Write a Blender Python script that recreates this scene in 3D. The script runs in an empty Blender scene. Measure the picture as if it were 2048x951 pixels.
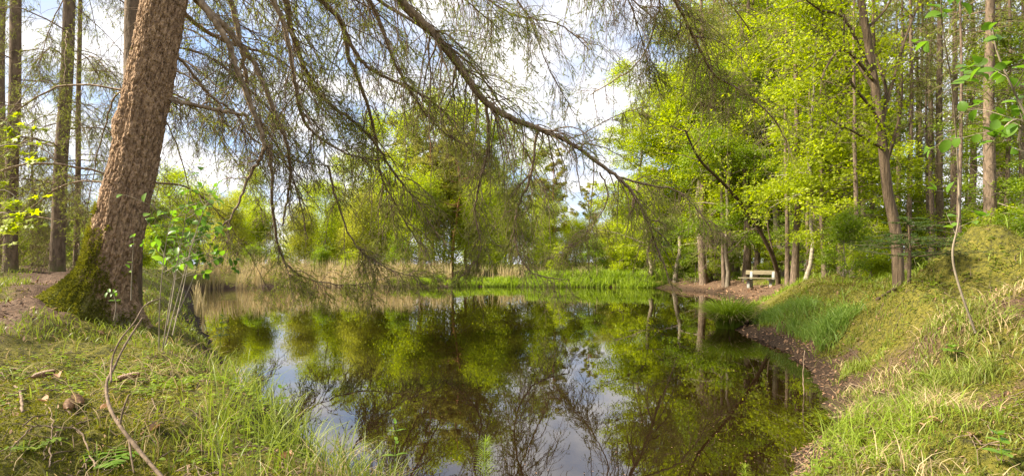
import bpy, math, random
import numpy as np
from mathutils import Vector

R = np.random.default_rng(7)
random.seed(7)
sc = bpy.context.scene
COL = sc.collection

# ------------------------------------------------------------------ camera, sky, sun, exposure
F = 1024.0          # focal length in photo pixels (photo 2048 px wide)
HY = 530.0          # horizon row in the photo
CH = 1.5            # eye above the water (water is z = 0)
cam = bpy.data.cameras.new('camera'); camo = bpy.data.objects.new('camera', cam); COL.objects.link(camo)
camo.location = (0, 0, CH); camo.rotation_euler = (math.radians(90), 0, 0)
cam.sensor_width = 36; cam.lens = 36 * F / 2048; cam.shift_y = (HY - 475.5) / 2048
cam.clip_start = 0.05; cam.clip_end = 2500
sc.camera = camo
SUN_EL, SUN_AZ = math.radians(40), math.radians(-98)      # azimuth from +Y towards +X
w = bpy.data.worlds.new('World'); sc.world = w; w.use_nodes = True
nt = w.node_tree; N = nt.nodes; L = nt.links
N.clear()
out = N.new('ShaderNodeOutputWorld'); bg = N.new('ShaderNodeBackground'); bg.inputs[1].default_value = 0.1
sky = N.new('ShaderNodeTexSky'); sky.sky_type = 'NISHITA'; sky.sun_disc = False
sky.sun_elevation = SUN_EL; sky.sun_rotation = SUN_AZ % (2 * math.pi); sky.dust_density = 2.0
tc = N.new('ShaderNodeTexCoord'); sep = N.new('ShaderNodeSeparateXYZ'); L.new(tc.outputs['Generated'], sep.inputs[0])
za = N.new('ShaderNodeMath'); za.operation = 'ADD'; L.new(sep.outputs[2], za.inputs[0]); za.inputs[1].default_value = 0.25
vm = N.new('ShaderNodeVectorMath'); vm.operation = 'DIVIDE'; L.new(tc.outputs['Generated'], vm.inputs[0])
cmb = N.new('ShaderNodeCombineXYZ')
for i in range(3): L.new(za.outputs[0], cmb.inputs[i])
L.new(cmb.outputs[0], vm.inputs[1])
nz = N.new('ShaderNodeTexNoise'); nz.inputs['Scale'].default_value = 2.3; nz.inputs['Detail'].default_value = 7; nz.inputs['Roughness'].default_value = 0.58
L.new(vm.outputs[0], nz.inputs['Vector'])
rp = N.new('ShaderNodeValToRGB'); rp.color_ramp.elements[0].position = 0.36; rp.color_ramp.elements[1].position = 0.53
L.new(nz.outputs[0], rp.inputs[0])
nz2 = N.new('ShaderNodeTexNoise'); nz2.inputs['Scale'].default_value = 4.5; nz2.inputs['Detail'].default_value = 5
L.new(vm.outputs[0], nz2.inputs['Vector'])
cl = N.new('ShaderNodeValToRGB'); cl.color_ramp.elements[0].color = (2.9, 3.15, 3.8, 1); cl.color_ramp.elements[1].color = (5.2, 5.05, 5.0, 1)
cl.color_ramp.elements[0].position = 0.36; cl.color_ramp.elements[1].position = 0.6
L.new(nz2.outputs[0], cl.inputs[0])
sb = N.new('ShaderNodeMix'); sb.data_type = 'RGBA'; sb.inputs[0].default_value = 0.45; sb.inputs[7].default_value = (1.9, 2.8, 4.6, 1)
L.new(sky.outputs[0], sb.inputs[6])
mx = N.new('ShaderNodeMix'); mx.data_type = 'RGBA'
L.new(rp.outputs[0], mx.inputs[0]); L.new(sb.outputs[2], mx.inputs[6]); L.new(cl.outputs[0], mx.inputs[7])
L.new(mx.outputs[2], bg.inputs[0]); L.new(bg.outputs[0], out.inputs[0])
sun = bpy.data.lights.new('sun', 'SUN'); sun.energy = 5.0; sun.angle = math.radians(10); sun.color = (1, 0.91, 0.74)
suno = bpy.data.objects.new('sun', sun); COL.objects.link(suno)
sd = Vector((math.sin(SUN_AZ) * math.cos(SUN_EL), math.cos(SUN_AZ) * math.cos(SUN_EL), math.sin(SUN_EL)))
suno.rotation_euler = sd.to_track_quat('Z', 'Y').to_euler()
sc.view_settings.view_transform = 'Standard'; sc.view_settings.look = 'None'
sc.view_settings.exposure = 1.55; sc.view_settings.gamma = 1
c = sc.cycles
c.max_bounces = 8; c.diffuse_bounces = 4; c.glossy_bounces = 3; c.transmission_bounces = 5; c.transparent_max_bounces = 4
c.caustics_reflective = False; c.caustics_refractive = False
c.use_denoising = True; c.denoising_input_passes = 'RGB_ALBEDO_NORMAL'; c.use_adaptive_sampling = True; c.adaptive_threshold = 0.015
sc.render.use_persistent_data = False

# ------------------------------------------------------------------ helpers
def at(px, py, Y): return np.array([(px - 1024) / F * Y, Y, CH + (HY - py) / F * Y])
def tag(o, label=None, cat=None, group=None, kind=None):
    if label: o['label'] = label
    if cat: o['category'] = cat
    if group: o['group'] = group
    if kind: o['kind'] = kind
    return o
def empty(name, loc, label, cat, group=None):
    o = bpy.data.objects.new(name, None); COL.objects.link(o); o.location = tuple(float(q) for q in loc); o.empty_display_size = 0.2
    return tag(o, label, cat, group)
def nrm(v): return v / np.maximum(np.linalg.norm(v, axis=-1, keepdims=True), 1e-9)
def hash2(ix, iy, s=0):
    h = np.sin(ix * 127.1 + iy * 311.7 + s * 74.7) * 43758.5453
    return h - np.floor(h)
def vnoise(x, y, s=0):
    ix, iy = np.floor(x), np.floor(y); fx, fy = x - ix, y - iy
    fx = fx * fx * (3 - 2 * fx); fy = fy * fy * (3 - 2 * fy)
    a = hash2(ix, iy, s); b = hash2(ix + 1, iy, s); c_ = hash2(ix, iy + 1, s); d = hash2(ix + 1, iy + 1, s)
    return (a * (1 - fx) + b * fx) * (1 - fy) + (c_ * (1 - fx) + d * fx) * fy
def fbm(x, y, o=4, s=0):
    t = 0; a = 0.5
    for i in range(o): t = t + a * vnoise(x * 2 ** i + 17 * i, y * 2 ** i - 9 * i, s + i); a *= 0.5
    return t
def crom(P, n=10, closed=False):
    P = np.asarray(P, float); m = len(P); o = []
    segs = m if closed else m - 1
    for i in range(segs):
        if closed: p0, p1, p2, p3 = P[i - 1], P[i], P[(i + 1) % m], P[(i + 2) % m]
        else: p0, p1, p2, p3 = P[max(i - 1, 0)], P[i], P[i + 1], P[min(i + 2, m - 1)]
        for t in np.linspace(0, 1, n, endpoint=False):
            o.append(0.5 * ((2 * p1) + (-p0 + p2) * t + (2 * p0 - 5 * p1 + 4 * p2 - p3) * t * t + (-p0 + 3 * p1 - 3 * p2 + p3) * t ** 3))
    if not closed: o.append(P[-1])
    return np.array(o)

class MB:
    def __init__(s): s.v = []; s.n = 0; s.f = []
    def add(s, v, f, mi=0):
        v = np.asarray(v, np.float32).reshape(-1, 3); f = np.asarray(f, np.int64)
        if len(f) == 0: return
        s.v.append(v); s.f.append((f + s.n, mi)); s.n += len(v)
    def build(s, name, mats, parent=None, smooth=True, attrs=None):
        me = bpy.data.meshes.new(name)
        if s.n:
            v = np.concatenate(s.v)
            if parent is not None and parent.type == 'EMPTY': v = v - np.array(parent.location, np.float32)
            elif parent is not None:
                p = parent
                while p.parent: p = p.parent
                v = v - np.array(p.location, np.float32)
            me.vertices.add(len(v)); me.vertices.foreach_set('co', v.ravel())
            li = np.concatenate([f.ravel() for f, _ in s.f])
            tot = np.concatenate([np.full(len(f), f.shape[1]) for f, _ in s.f])
            mi = np.concatenate([np.full(len(f), m) for f, m in s.f])
            me.loops.add(len(li)); me.loops.foreach_set('vertex_index', li.astype(np.int32))
            me.polygons.add(len(tot))
            me.polygons.foreach_set('loop_start', np.concatenate([[0], np.cumsum(tot)[:-1]]).astype(np.int32))
            me.polygons.foreach_set('loop_total', tot.astype(np.int32))
            me.polygons.foreach_set('material_index', mi.astype(np.int32))
            if smooth: me.polygons.foreach_set('use_smooth', np.ones(len(tot), bool))
            if attrs:
                for k, a in attrs.items():
                    at_ = me.attributes.new(k, 'FLOAT', 'POINT'); at_.data.foreach_set('value', np.asarray(a, np.float32))
            me.update(calc_edges=True)
        for m in (mats if isinstance(mats, (list, tuple)) else [mats]): me.materials.append(m)
        o = bpy.data.objects.new(name, me); COL.objects.link(o)
        if parent is not None: o.parent = parent
        return o
    # P (n,k,3) polylines, Rr (n,k) radii
    def tubes(s, P, Rr, sides=4, mi=0, cap=False):
        P = np.asarray(P, float)
        if P.ndim == 2: P = P[None]; Rr = np.asarray(Rr, float)[None]
        n, k, _ = P.shape
        if n == 0: return
        T = nrm(np.gradient(P, axis=1))
        mean = nrm(T.mean(axis=1))
        ref = np.where(np.abs(mean[:, 2:3]) > 0.7, np.array([[1., 0, 0]]), np.array([[0, 0, 1.]]))[:, None, :]
        u = nrm(np.cross(T, np.broadcast_to(ref, T.shape))); v = np.cross(T, u)
        a = np.arange(sides) * 2 * math.pi / sides
        ring = P[:, :, None, :] + Rr[:, :, None, None] * (np.cos(a)[None, None, :, None] * u[:, :, None, :] + np.sin(a)[None, None, :, None] * v[:, :, None, :])
        idx = np.arange(n * k * sides).reshape(n, k, sides)
        a0 = idx[:, :-1, :]; b0 = np.roll(a0, -1, axis=2); a1 = idx[:, 1:, :]; b1 = np.roll(a1, -1, axis=2)
        s.add(ring, np.stack([a0, b0, b1, a1], -1).reshape(-1, 4), mi)
        if cap:
            s.f.append((idx[:, -1, :] + s.n - n * k * sides, mi)); s.f.append((idx[:, 0, ::-1] + s.n - n * k * sides, mi))
    def leaves(s, p, d, nn, Ln, Wd, mi=0):      # rhombic leaves
        d = nrm(d); side = nrm(np.cross(d, nn)); Ln = np.broadcast_to(Ln, len(p))[:, None]; Wd = np.broadcast_to(Wd, len(p))[:, None]
        n2 = nrm(np.cross(side, d))
        V = np.stack([p, p + d * Ln * 0.45 + side * Wd * 0.5 + n2 * Wd * 0.1, p + d * Ln, p + d * Ln * 0.45 - side * Wd * 0.5 + n2 * Wd * 0.1], 1)
        s.add(V, np.arange(len(p) * 4).reshape(-1, 4), mi)
    def needles(s, p, d, Ln, Wd, mi=0):
        d = nrm(d); side = nrm(np.cross(d, R.normal(size=d.shape))); Ln = np.broadcast_to(Ln, len(p))[:, None]; Wd = np.broadcast_to(Wd, len(p))[:, None]
        V = np.stack([p - side * Wd * 0.5, p + side * Wd * 0.5, p + d * Ln], 1)
        s.add(V, np.arange(len(p) * 3).reshape(-1, 3), mi)
    def bigleaves(s, p, d, nn, Ln, Wd, mi=0, fold=0.18, droop=0.25):   # outlined, folded leaf with a curved midrib
        d = nrm(d); side = nrm(np.cross(d, nn)); n2 = nrm(np.cross(side, d))
        Ln = np.broadcast_to(Ln, len(p))[:, None]; Wd = np.broadcast_to(Wd, len(p))[:, None]
        ts = [0, .12, .32, .55, .78, .93, 1]; ws = [0, .28, .47, .5, .36, .16, 0]
        mid = [p + d * Ln * t - n2 * Ln * droop * t * t for t in ts]
        rows = []
        for t, w_, m in zip(ts[1:-1], ws[1:-1], mid[1:-1]):
            rows += [m + side * Wd * w_ + n2 * Wd * w_ * fold * 2, m, m - side * Wd * w_ + n2 * Wd * w_ * fold * 2]
        V = np.stack([mid[0]] + rows + [mid[-1]], 1)      # 17 verts
        base = np.arange(len(p))[:, None] * 17
        q = []; 
        for i in range(4):
            a = 1 + 3 * i
            q += [[a, a + 3, a + 4, a + 1], [a + 1, a + 4, a + 5, a + 2]]
        t3 = [[0, 1, 2], [0, 2, 3], [13, 16, 14], [14, 16, 15]]
        b0 = s.n
        s.add(V, (base[:, :, None] + np.array(q)[None]).reshape(-1, 4), mi)
        s.f.append(((base[:, :, None] + np.array(t3)[None]).reshape(-1, 3) + b0, mi))
    def blades(s, p, h, lean, bend, wd, mi=0):     # grass: base p (n,3), height h, lean azimuth, bend 0..1
        n = len(p); h = np.broadcast_to(h, n)[:, None]; wd = np.broadcast_to(wd, n)[:, None]; bend = np.broadcast_to(bend, n)[:, None]
        dx = np.stack([np.cos(lean), np.sin(lean), np.zeros(n)], 1)
        fa = R.uniform(0, 2 * math.pi, n); sd_ = np.stack([np.cos(fa), np.sin(fa), np.zeros(n)], 1)
        rows = []
        for t, ww in ((0, .8), (.3, 1), (.6, .75), (.82, .45)):
            cpt = p + dx * h * bend * t ** 2.0 + np.array([0, 0, 1.]) * h * (t - 0.42 * bend * t ** 2.6)
            rows += [cpt - sd_ * wd * ww / 2, cpt + sd_ * wd * ww / 2]
        tip = p + dx * h * bend * 1.0 + np.array([0, 0, 1.]) * h * (1 - 0.42 * bend)
        tip = tip - np.array([0, 0, 1.]) * h * 0.12 * bend
        V = np.stack(rows + [tip], 1); base = np.arange(n)[:, None] * 9
        q = np.array([[0, 1, 3, 2], [2, 3, 5, 4], [4, 5, 7, 6]]); b0 = s.n
        s.add(V, (base[:, :, None] + q[None]).reshape(-1, 4), mi)
        s.f.append(((base + np.array([[6, 7, 8]])) + b0, mi))

def grow(st, d, ln, K, grav, jit, curl=0):
    n = len(st); P = np.zeros((n, K + 1, 3)); P[:, 0] = st; d = nrm(d); ln = np.broadcast_to(ln, n)
    for i in range(K):
        P[:, i + 1] = P[:, i] + d * (ln / K)[:, None]
        d = nrm(d + np.array([0, 0, -grav]) + R.normal(size=d.shape) * jit)
    return P
def pick(P, m, t0=0.1, t1=1.0):      # m random points on each polyline: position, tangent, t
    n, k, _ = P.shape; t = R.uniform(t0, t1, (n, m)); f = t * (k - 1); i = np.minimum(f.astype(int), k - 2); fr = (f - i)[..., None]
    r = np.arange(n)[:, None]; a = P[r, i]; b = P[r, i + 1]
    return (a * (1 - fr) + b * fr).reshape(-1, 3), nrm((b - a).reshape(-1, 3)), t.reshape(-1)

# ------------------------------------------------------------------ materials
def newmat(name):
    m = bpy.data.materials.new(name); m.use_nodes = True; m.node_tree.nodes.clear()
    return m, m.node_tree.nodes, m.node_tree.links
def leafmat(name, cols, trans=0.4, rough=0.5, spec=0.25, patch=0.0, tcol=None, zvar=None):
    m, n, l = newmat(name)
    g = n.new('ShaderNodeNewGeometry'); r = n.new('ShaderNodeValToRGB'); cr = r.color_ramp
    while len(cr.elements) < len(cols): cr.elements.new(0.5)
    for i, cc in enumerate(cols): cr.elements[i].position = i / (len(cols) - 1); cr.elements[i].color = (*cc, 1)
    oi = n.new('ShaderNodeObjectInfo'); tcn = n.new('ShaderNodeNewGeometry'); no = n.new('ShaderNodeTexNoise'); no.inputs['Scale'].default_value = 0.9; no.inputs['Detail'].default_value = 2
    l.new(tcn.outputs['Position'], no.inputs['Vector'])
    a = n.new('ShaderNodeMath'); a.operation = 'MULTIPLY'; a.inputs[1].default_value = 0.55; l.new(g.outputs['Random Per Island'], a.inputs[0])
    b = n.new('ShaderNodeMath'); b.operation = 'MULTIPLY_ADD'; b.inputs[1].default_value = 0.9; b.inputs[2].default_value = -0.22; l.new(no.outputs[0], b.inputs[0])
    d = n.new('ShaderNodeMath'); d.operation = 'ADD'; d.use_clamp = True; l.new(a.outputs[0], d.inputs[0]); l.new(b.outputs[0], d.inputs[1])
    l.new(d.outputs[0], r.inputs[0])
    df = n.new('ShaderNodeBsdfPrincipled'); df.inputs['Roughness'].default_value = rough; df.inputs['Specular IOR Level'].default_value = spec
    l.new(r.outputs[0], df.inputs['Base Color'])
    o = n.new('ShaderNodeOutputMaterial')
    if trans > 0:
        tr = n.new('ShaderNodeBsdfTranslucent'); mxs = n.new('ShaderNodeMixShader'); mxs.inputs[0].default_value = trans
        hs = n.new('ShaderNodeHueSaturation'); hs.inputs['Value'].default_value = 1.5; hs.inputs['Saturation'].default_value = 1.1; l.new(r.outputs[0], hs.inputs['Color'])
        l.new(hs.outputs[0], tr.inputs[0]); l.new(df.outputs[0], mxs.inputs[1]); l.new(tr.outputs[0], mxs.inputs[2]); l.new(mxs.outputs[0], o.inputs[0])
    else: l.new(df.outputs[0], o.inputs[0])
    return m
def barkmat(name, c1, c2, scale=14, stretch=0.25, bump=0.5, dist=0.02, moss=None, lichen=False):
    m, n, l = newmat(name)
    tcn = n.new('ShaderNodeTexCoord'); mp = n.new('ShaderNodeMapping'); mp.inputs['Scale'].default_value = (1, 1, stretch); l.new(tcn.outputs['Object'], mp.inputs[0])
    n1 = n.new('ShaderNodeTexNoise'); n1.inputs['Scale'].default_value = scale; n1.inputs['Detail'].default_value = 8; n1.inputs['Roughness'].default_value = 0.65; l.new(mp.outputs[0], n1.inputs[0])
    vo = n.new('ShaderNodeTexVoronoi'); vo.feature = 'DISTANCE_TO_EDGE'; vo.inputs['Scale'].default_value = scale * 1.3; l.new(mp.outputs[0], vo.inputs['Vector'])
    r = n.new('ShaderNodeValToRGB'); r.color_ramp.elements[0].position = 0.35; r.color_ramp.elements[1].position = 0.68
    r.color_ramp.elements[0].color = (*c1, 1); r.color_ramp.elements[1].color = (*c2, 1); l.new(n1.outputs[0], r.inputs[0])
    col = r.outputs[0]
    def overlay(col, colr, fac_socket):
        mi = n.new('ShaderNodeMix'); mi.data_type = 'RGBA'; l.new(fac_socket, mi.inputs[0]); l.new(col, mi.inputs[6]); mi.inputs[7].default_value = (*colr, 1); return mi.outputs[2]
    n3 = n.new('ShaderNodeTexNoise'); n3.inputs['Scale'].default_value = 5; n3.inputs['Detail'].default_value = 6; n3.inputs['Roughness'].default_value = 0.7; l.new(tcn.outputs['Object'], n3.inputs[0])
    if lichen:
        at_ = n.new('ShaderNodeAttribute'); at_.attribute_name = 'lichen'
        k = n.new('ShaderNodeMath'); k.operation = 'ADD'; l.new(at_.outputs['Fac'], k.inputs[0]); l.new(n3.outputs[0], k.inputs[1])
        k2 = n.new('ShaderNodeMapRange'); k2.inputs[1].default_value = 0.95; k2.inputs[2].default_value = 1.2; l.new(k.outputs[0], k2.inputs[0])
        col = overlay(col, (0.2, 0.22, 0.16), k2.outputs[0])
    if moss:
        at_ = n.new('ShaderNodeAttribute'); at_.attribute_name = 'moss'
        k = n.new('ShaderNodeMath'); k.operation = 'ADD'; l.new(at_.outputs['Fac'], k.inputs[0]); l.new(n3.outputs[0], k.inputs[1])
        k2 = n.new('ShaderNodeMapRange'); k2.inputs[1].default_value = 0.82; k2.inputs[2].default_value = 1.25; l.new(k.outputs[0], k2.inputs[0])
        col = overlay(col, moss, k2.outputs[0])
    p = n.new('ShaderNodeBsdfPrincipled'); p.inputs['Roughness'].default_value = 0.9; p.inputs['Specular IOR Level'].default_value = 0.15; l.new(col, p.inputs['Base Color'])
    ad = n.new('ShaderNodeMath'); ad.operation = 'MULTIPLY_ADD'; ad.inputs[1].default_value = 0.8; l.new(vo.outputs['Distance'], ad.inputs[0]); l.new(n1.outputs[0], ad.inputs[2])
    bp = n.new('ShaderNodeBump'); bp.inputs['Strength'].default_value = bump; bp.inputs['Distance'].default_value = dist; l.new(ad.outputs[0], bp.inputs['Height']); l.new(bp.outputs[0], p.inputs['Normal'])
    o = n.new('ShaderNodeOutputMaterial'); l.new(p.outputs[0], o.inputs[0])
    return m

M_lime = leafmat('lime_leaf', [(0.12, 0.16, 0.012), (0.30, 0.36, 0.02), (0.5, 0.54, 0.05)], 0.55)
M_mid = leafmat('green_leaf', [(0.075, 0.12, 0.014), (0.17, 0.24, 0.02), (0.3, 0.38, 0.035)], 0.42)
M_olive = leafmat('olive_leaf', [(0.16, 0.17, 0.03), (0.32, 0.33, 0.045), (0.48, 0.47, 0.08)], 0.55)
M_dark = leafmat('dark_leaf', [(0.03, 0.06, 0.013), (0.06, 0.11, 0.02), (0.11, 0.17, 0.03)], 0.3)
M_needle = leafmat('spruce_needle', [(0.10, 0.115, 0.022), (0.21, 0.24, 0.04), (0.36, 0.38, 0.075)], 0.5, 0.55)
M_pine = leafmat('pine_needle', [(0.13, 0.13, 0.03), (0.27, 0.26, 0.055), (0.42, 0.39, 0.1)], 0.5)
M_big = leafmat('broad_leaf', [(0.08, 0.16, 0.02), (0.14, 0.25, 0.03), (0.25, 0.37, 0.06)], 0.5, 0.4, 0.3)
M_grass = leafmat('grass_blade', [(0.28, 0.21, 0.09), (0.14, 0.17, 0.028), (0.2, 0.25, 0.035), (0.34, 0.38, 0.08)], 0.35, 0.45)
M_bgrass = leafmat('fresh_grass_blade', [(0.14, 0.2, 0.02), (0.22, 0.3, 0.03), (0.34, 0.41, 0.06)], 0.45, 0.5)
M_gdark = leafmat('rush_blade', [(0.16, 0.17, 0.04), (0.15, 0.24, 0.04), (0.28, 0.36, 0.08)], 0.45, 0.45)
M_dry = leafmat('dry_grass_blade', [(0.27, 0.19, 0.09), (0.4, 0.3, 0.15), (0.5, 0.4, 0.23)], 0.25, 0.7)
M_reed = leafmat('reed_stalk', [(0.26, 0.22, 0.09), (0.42, 0.33, 0.17), (0.58, 0.47, 0.28)], 0.3, 0.7)
M_moss = leafmat('moss_leaf', [(0.05, 0.055, 0.01), (0.14, 0.14, 0.018), (0.28, 0.26, 0.035)], 0.3, 0.8, 0.1)
M_litter = leafmat('litter', [(0.13, 0.07, 0.04), (0.26, 0.15, 0.085), (0.4, 0.27, 0.17)], 0.0, 0.8, 0.15)
M_deadleaf = leafmat('dead_leaf', [(0.24, 0.13, 0.07), (0.36, 0.21, 0.12), (0.47, 0.33, 0.22)], 0.15, 0.7, 0.2)
M_bigbark = barkmat('scaly_bark', (0.14, 0.085, 0.05), (0.52, 0.345, 0.21), 26, 0.6, 1.0, 0.03, moss=(0.12, 0.125, 0.018), lichen=True)
M_bark = barkmat('spruce_bark', (0.085, 0.062, 0.042), (0.25, 0.18, 0.125), 12, 0.3, 0.8, 0.02, moss=(0.11, 0.13, 0.02))
M_redbark = barkmat('pine_bark', (0.2, 0.09, 0.045), (0.42, 0.2, 0.1), 7, 0.3, 0.8, 0.03)
M_greybark = barkmat('grey_bark', (0.15, 0.12, 0.085), (0.34, 0.28, 0.2), 10, 0.3, 0.6, 0.02)
M_palebark = barkmat('birch_bark', (0.17, 0.14, 0.1), (0.4, 0.35, 0.27), 6, 2.5, 0.4, 0.01)
M_furrow = barkmat('furrowed_bark', (0.06, 0.043, 0.026), (0.19, 0.135, 0.085), 16, 0.12, 1.0, 0.03)
M_twig = barkmat('twig_bark', (0.09, 0.064, 0.042), (0.28, 0.2, 0.135), 20, 0.6, 0.5, 0.01)
M_limb = barkmat('limb_bark', (0.13, 0.092, 0.06), (0.42, 0.31, 0.21), 20, 0.6, 0.6, 0.01)
M_dtwig = barkmat('dark_twig_bark', (0.05, 0.035, 0.022), (0.14, 0.10, 0.06), 20, 0.6, 0.4, 0.01)

# ------------------------------------------------------------------ terrain
def shore(px, py): Y = CH * F / (py - HY); return ((px - 1024) / F * Y, Y)
SH = [(-1.0, 3.05), shore(650, 940), shore(560, 868), shore(480, 800), shore(440, 730), (-6.3, 10.5), (-8.6, 14), (-12.5, 20), (-17, 27), (-20, 32), (-15, 35.6), (-8, 35), (-1, 36), (5, 35.2), (9.5, 34.2), shore(1392, 581), (10.6, 26), (9.3, 21), (7.6, 17), (6.6, 14.2), shore(1475, 660), shore(1560, 692), shore(1622, 742), shore(1660, 800), shore(1670, 850), shore(1600, 915), (1.4, 3.1), (0, 2.85)]
SHP = crom(SH, 8, True)
def sdist(x, y):       # >0 on land
    x = np.asarray(x, float).ravel(); y = np.asarray(y, float).ravel(); n = len(x)
    best = np.full(n, 1e9); ins = np.zeros(n, bool); A = SHP; B = np.roll(SHP, -1, 0)
    for (ax, ay), (bx, by) in zip(A, B):
        dx, dy = bx - ax, by - ay; t = np.clip(((x - ax) * dx + (y - ay) * dy) / (dx * dx + dy * dy + 1e-12), 0, 1)
        best = np.minimum(best, (x - ax - t * dx) ** 2 + (y - ay - t * dy) ** 2)
        cr_ = (ay > y) != (by > y)
        if ay != by: ins ^= cr_ & (x < (bx - ax) * (y - ay) / (by - ay) + ax)
    return np.where(ins, -1, 1) * np.sqrt(best)
CP = np.array([(-2.3, 2.7, .74), (-1.4, 2.2, .55), (-4.4, 6.2, .72), (-3.3, 4.2, .68), (-3.9, 5.0, .68), (-4.7, 4.4, .92), (-5.9, 6, 1.05), (-8, 9, 1.18), (-12, 14, 1.36), (-16, 18, 1.45), (-25, 26, 1.4), (-28, 40, 1.0), (-6.5, 8.2, .75),
  (-10, 40, .35), (0, 41, .35), (10, 40, .45), (-10, 60, .9), (10, 60, 1.0), (0, 120, 2), (-60, 60, 2), (60, 60, 2.5),
  (11.6, 24, .5), (12.5, 30, .6), (14.5, 24, .95), (19, 26, 1.4), (10.4, 16, .95), (7.7, 12, 1.05), (8.6, 13.5, 1.15), (5.6, 8.0, .85), (6.6, 9.3, 1.1), (5.7, 11.6, .3), (5.3, 9.4, .32), (4.75, 7.7, .36), (4.2, 6.3, .3), (7.6, 17.5, .4), (8.8, 19.5, .42), (6.4, 13, .45), (3.9, 5.3, .28), (3.3, 4.3, .25), (6.2, 10.5, .7), (7.5, 9.3, 1.32), (8.8, 9.8, 1.5), (5.0, 6.1, 1.4), (5.9, 6.4, 1.68), (6.9, 7.2, 1.55), (8, 8, 1.5), (4.3, 5.1, .98), (5.4, 5.2, 1.3),
  (3.6, 4.2, .6), (3.0, 3.0, .55), (4.2, 3.6, .85), (2.3, 2.6, .4), (14, 14, 1.5), (20, 16, 1.7), (12, 18, 1.2),
  (0, 0, .1), (0, 2, .1), (1.2, 2, .12), (-1, 0, .4), (0, -20, 1), (30, 0, 3), (-30, 0, 2), (0, -80, 3), (4, 0, .8), (-5, 0, 1.2)])
def height(x, y):
    sh_ = np.shape(x); x = np.asarray(x, float).ravel(); y = np.asarray(y, float).ravel()
    d = sdist(x, y); num = np.zeros(len(x)); den = np.zeros(len(x))
    for cx, cy, cz in CP:
        q = 1 / (((x - cx) ** 2 + (y - cy) ** 2) ** 1.6 + 0.02); num += q * cz; den += q
    zc = num / den
    s = np.clip(d / (0.35 + 1.1 * np.clip((np.hypot(x, y)) / 12, 0.3, 1.6)), 0, 1); s = s * (2 - s)
    rough = np.clip(d * 2.2, 0, 1)
    bumps = (fbm(x * 1.3, y * 1.3, 4, 3) - 0.47) * 0.22 + (fbm(x * 5, y * 5, 3, 9) - 0.43) * 0.13
    mound = np.exp(-(((x - 6) / 2.0) ** 2 + ((y - 6.8) / 1.9) ** 2))
    bumps = bumps + mound * (fbm(x * 2.2, y * 2.2, 3, 21) - 0.45) * 0.75
    bumps = bumps + .22 * np.exp(-(((x + 5.1) / .45) ** 2 + ((y - 5.5) / .5) ** 2)) + .12 * np.exp(-(((x + 4.55) / .35) ** 2 + ((y - 4.9) / .35) ** 2))
    for gx, gy, gr, ga in ((7.7, 8.5, .7, .22), (6.05, 6.75, .7, .34), (5.15, 5.75, .35, -.2), (6.9, 7.6, .4, -.2), (4.7, 5.0, .4, .16), (6.6, 6.3, .45, .2), (4.3, 4.3, .4, .14)): bumps = bumps + ga * np.exp(-((x - gx) ** 2 + (y - gy) ** 2) / gr ** 2)
    far = np.clip((np.hypot(x, y) - 60) / 100, 0, 1)
    z = 0.02 + s * (zc - 0.02) + bumps * rough * np.clip(s, 0, 1) + far * (fbm(x / 40, y / 40, 3, 5) - .4) * 5
    edge = np.exp(-(d / .35) ** 2) * (fbm(x * 3.5, y * 3.5, 3, 81) - .46) * .22 * np.clip(1.6 - np.hypot(x, y) / 22, 0, 1)
    z = np.where(d < 0, -np.minimum(0.9, -d * 0.45) + 0.015, z) + edge
    return z.reshape(sh_)
def zg(x, y): return float(height(np.array([x]), np.array([y]))[0])
PATH = crom([(-4.0, 2.4), (-4.9, 4.6), (-5.8, 6.4), (-8.3, 9.4), (-11.5, 13), (-17, 18)], 8)
PATH2 = crom([(9.4, 19), (10.6, 22.3), (11.2, 25.5), (11.8, 30), (11.5, 36)], 6)
def pdist(x, y, PL):
    x = np.asarray(x).ravel(); y = np.asarray(y).ravel(); b = np.full(len(x), 1e9)
    for p in PL: b = np.minimum(b, (x - p[0]) ** 2 + (y - p[1]) ** 2)
    return np.sqrt(b)
def soilmask(x, y, d=None):
    if d is None: d = sdist(x, y)
    x = np.asarray(x).ravel(); y = np.asarray(y).ravel()
    m = np.exp(-(pdist(x, y, PATH) / (0.35 + 0.03 * y)) ** 2) * 0.9
    m = np.maximum(m, np.exp(-(pdist(x, y, PATH2) / 1.0) ** 2))
    right = (x > 1.2) & (y < 33); d = d + (fbm(x * 2.3, y * 2.3, 3, 71) - .45) * np.where(right, 1.0, .3)
    m = np.maximum(m, np.where(right, .85 - np.clip((d - 0.1) / (0.3 + 0.015 * y), 0, 1), 0))
    m = np.maximum(m, np.where(~right, 1 - np.clip(d / 0.15, 0, 1), 0))
    m = np.maximum(m, np.where((x > 3) & (d > .6) & (y < 5.2), np.clip((fbm(x * 1.6, y * 1.6, 3, 91) - .48) * 4, 0, .42), 0))
    m = np.maximum(m, np.exp(-((x - 3.9) ** 2 / .16 + (y - 5.3) ** 2 / 0.6)) * .55)
    m = m * (1 - .9 * np.exp(-(((x - 6.8) / 1.6) ** 2 + ((y - 7.2) / 1.5) ** 2)))
    return m
ang = np.concatenate([np.linspace(-52, 52, 620), np.linspace(52, 308, 90)[1:-1]]) ; ang = np.radians(90 - ang)
rad = np.concatenate([[0.05], np.geomspace(0.8, 60, 420), np.geomspace(66, 1500, 30)])
RR, AA = np.meshgrid(rad, ang, indexing='ij'); GX = RR * np.cos(AA); GY = RR * np.sin(AA)
GZ = height(GX, GY); gd = sdist(GX, GY); sm = soilmask(GX, GY, gd)
nr, na = RR.shape; idx = np.arange(nr * na).reshape(nr, na); a0 = idx[:-1]; b0 = np.roll(a0, -1, 1); a1 = idx[1:]; b1 = np.roll(a1, -1, 1)
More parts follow.
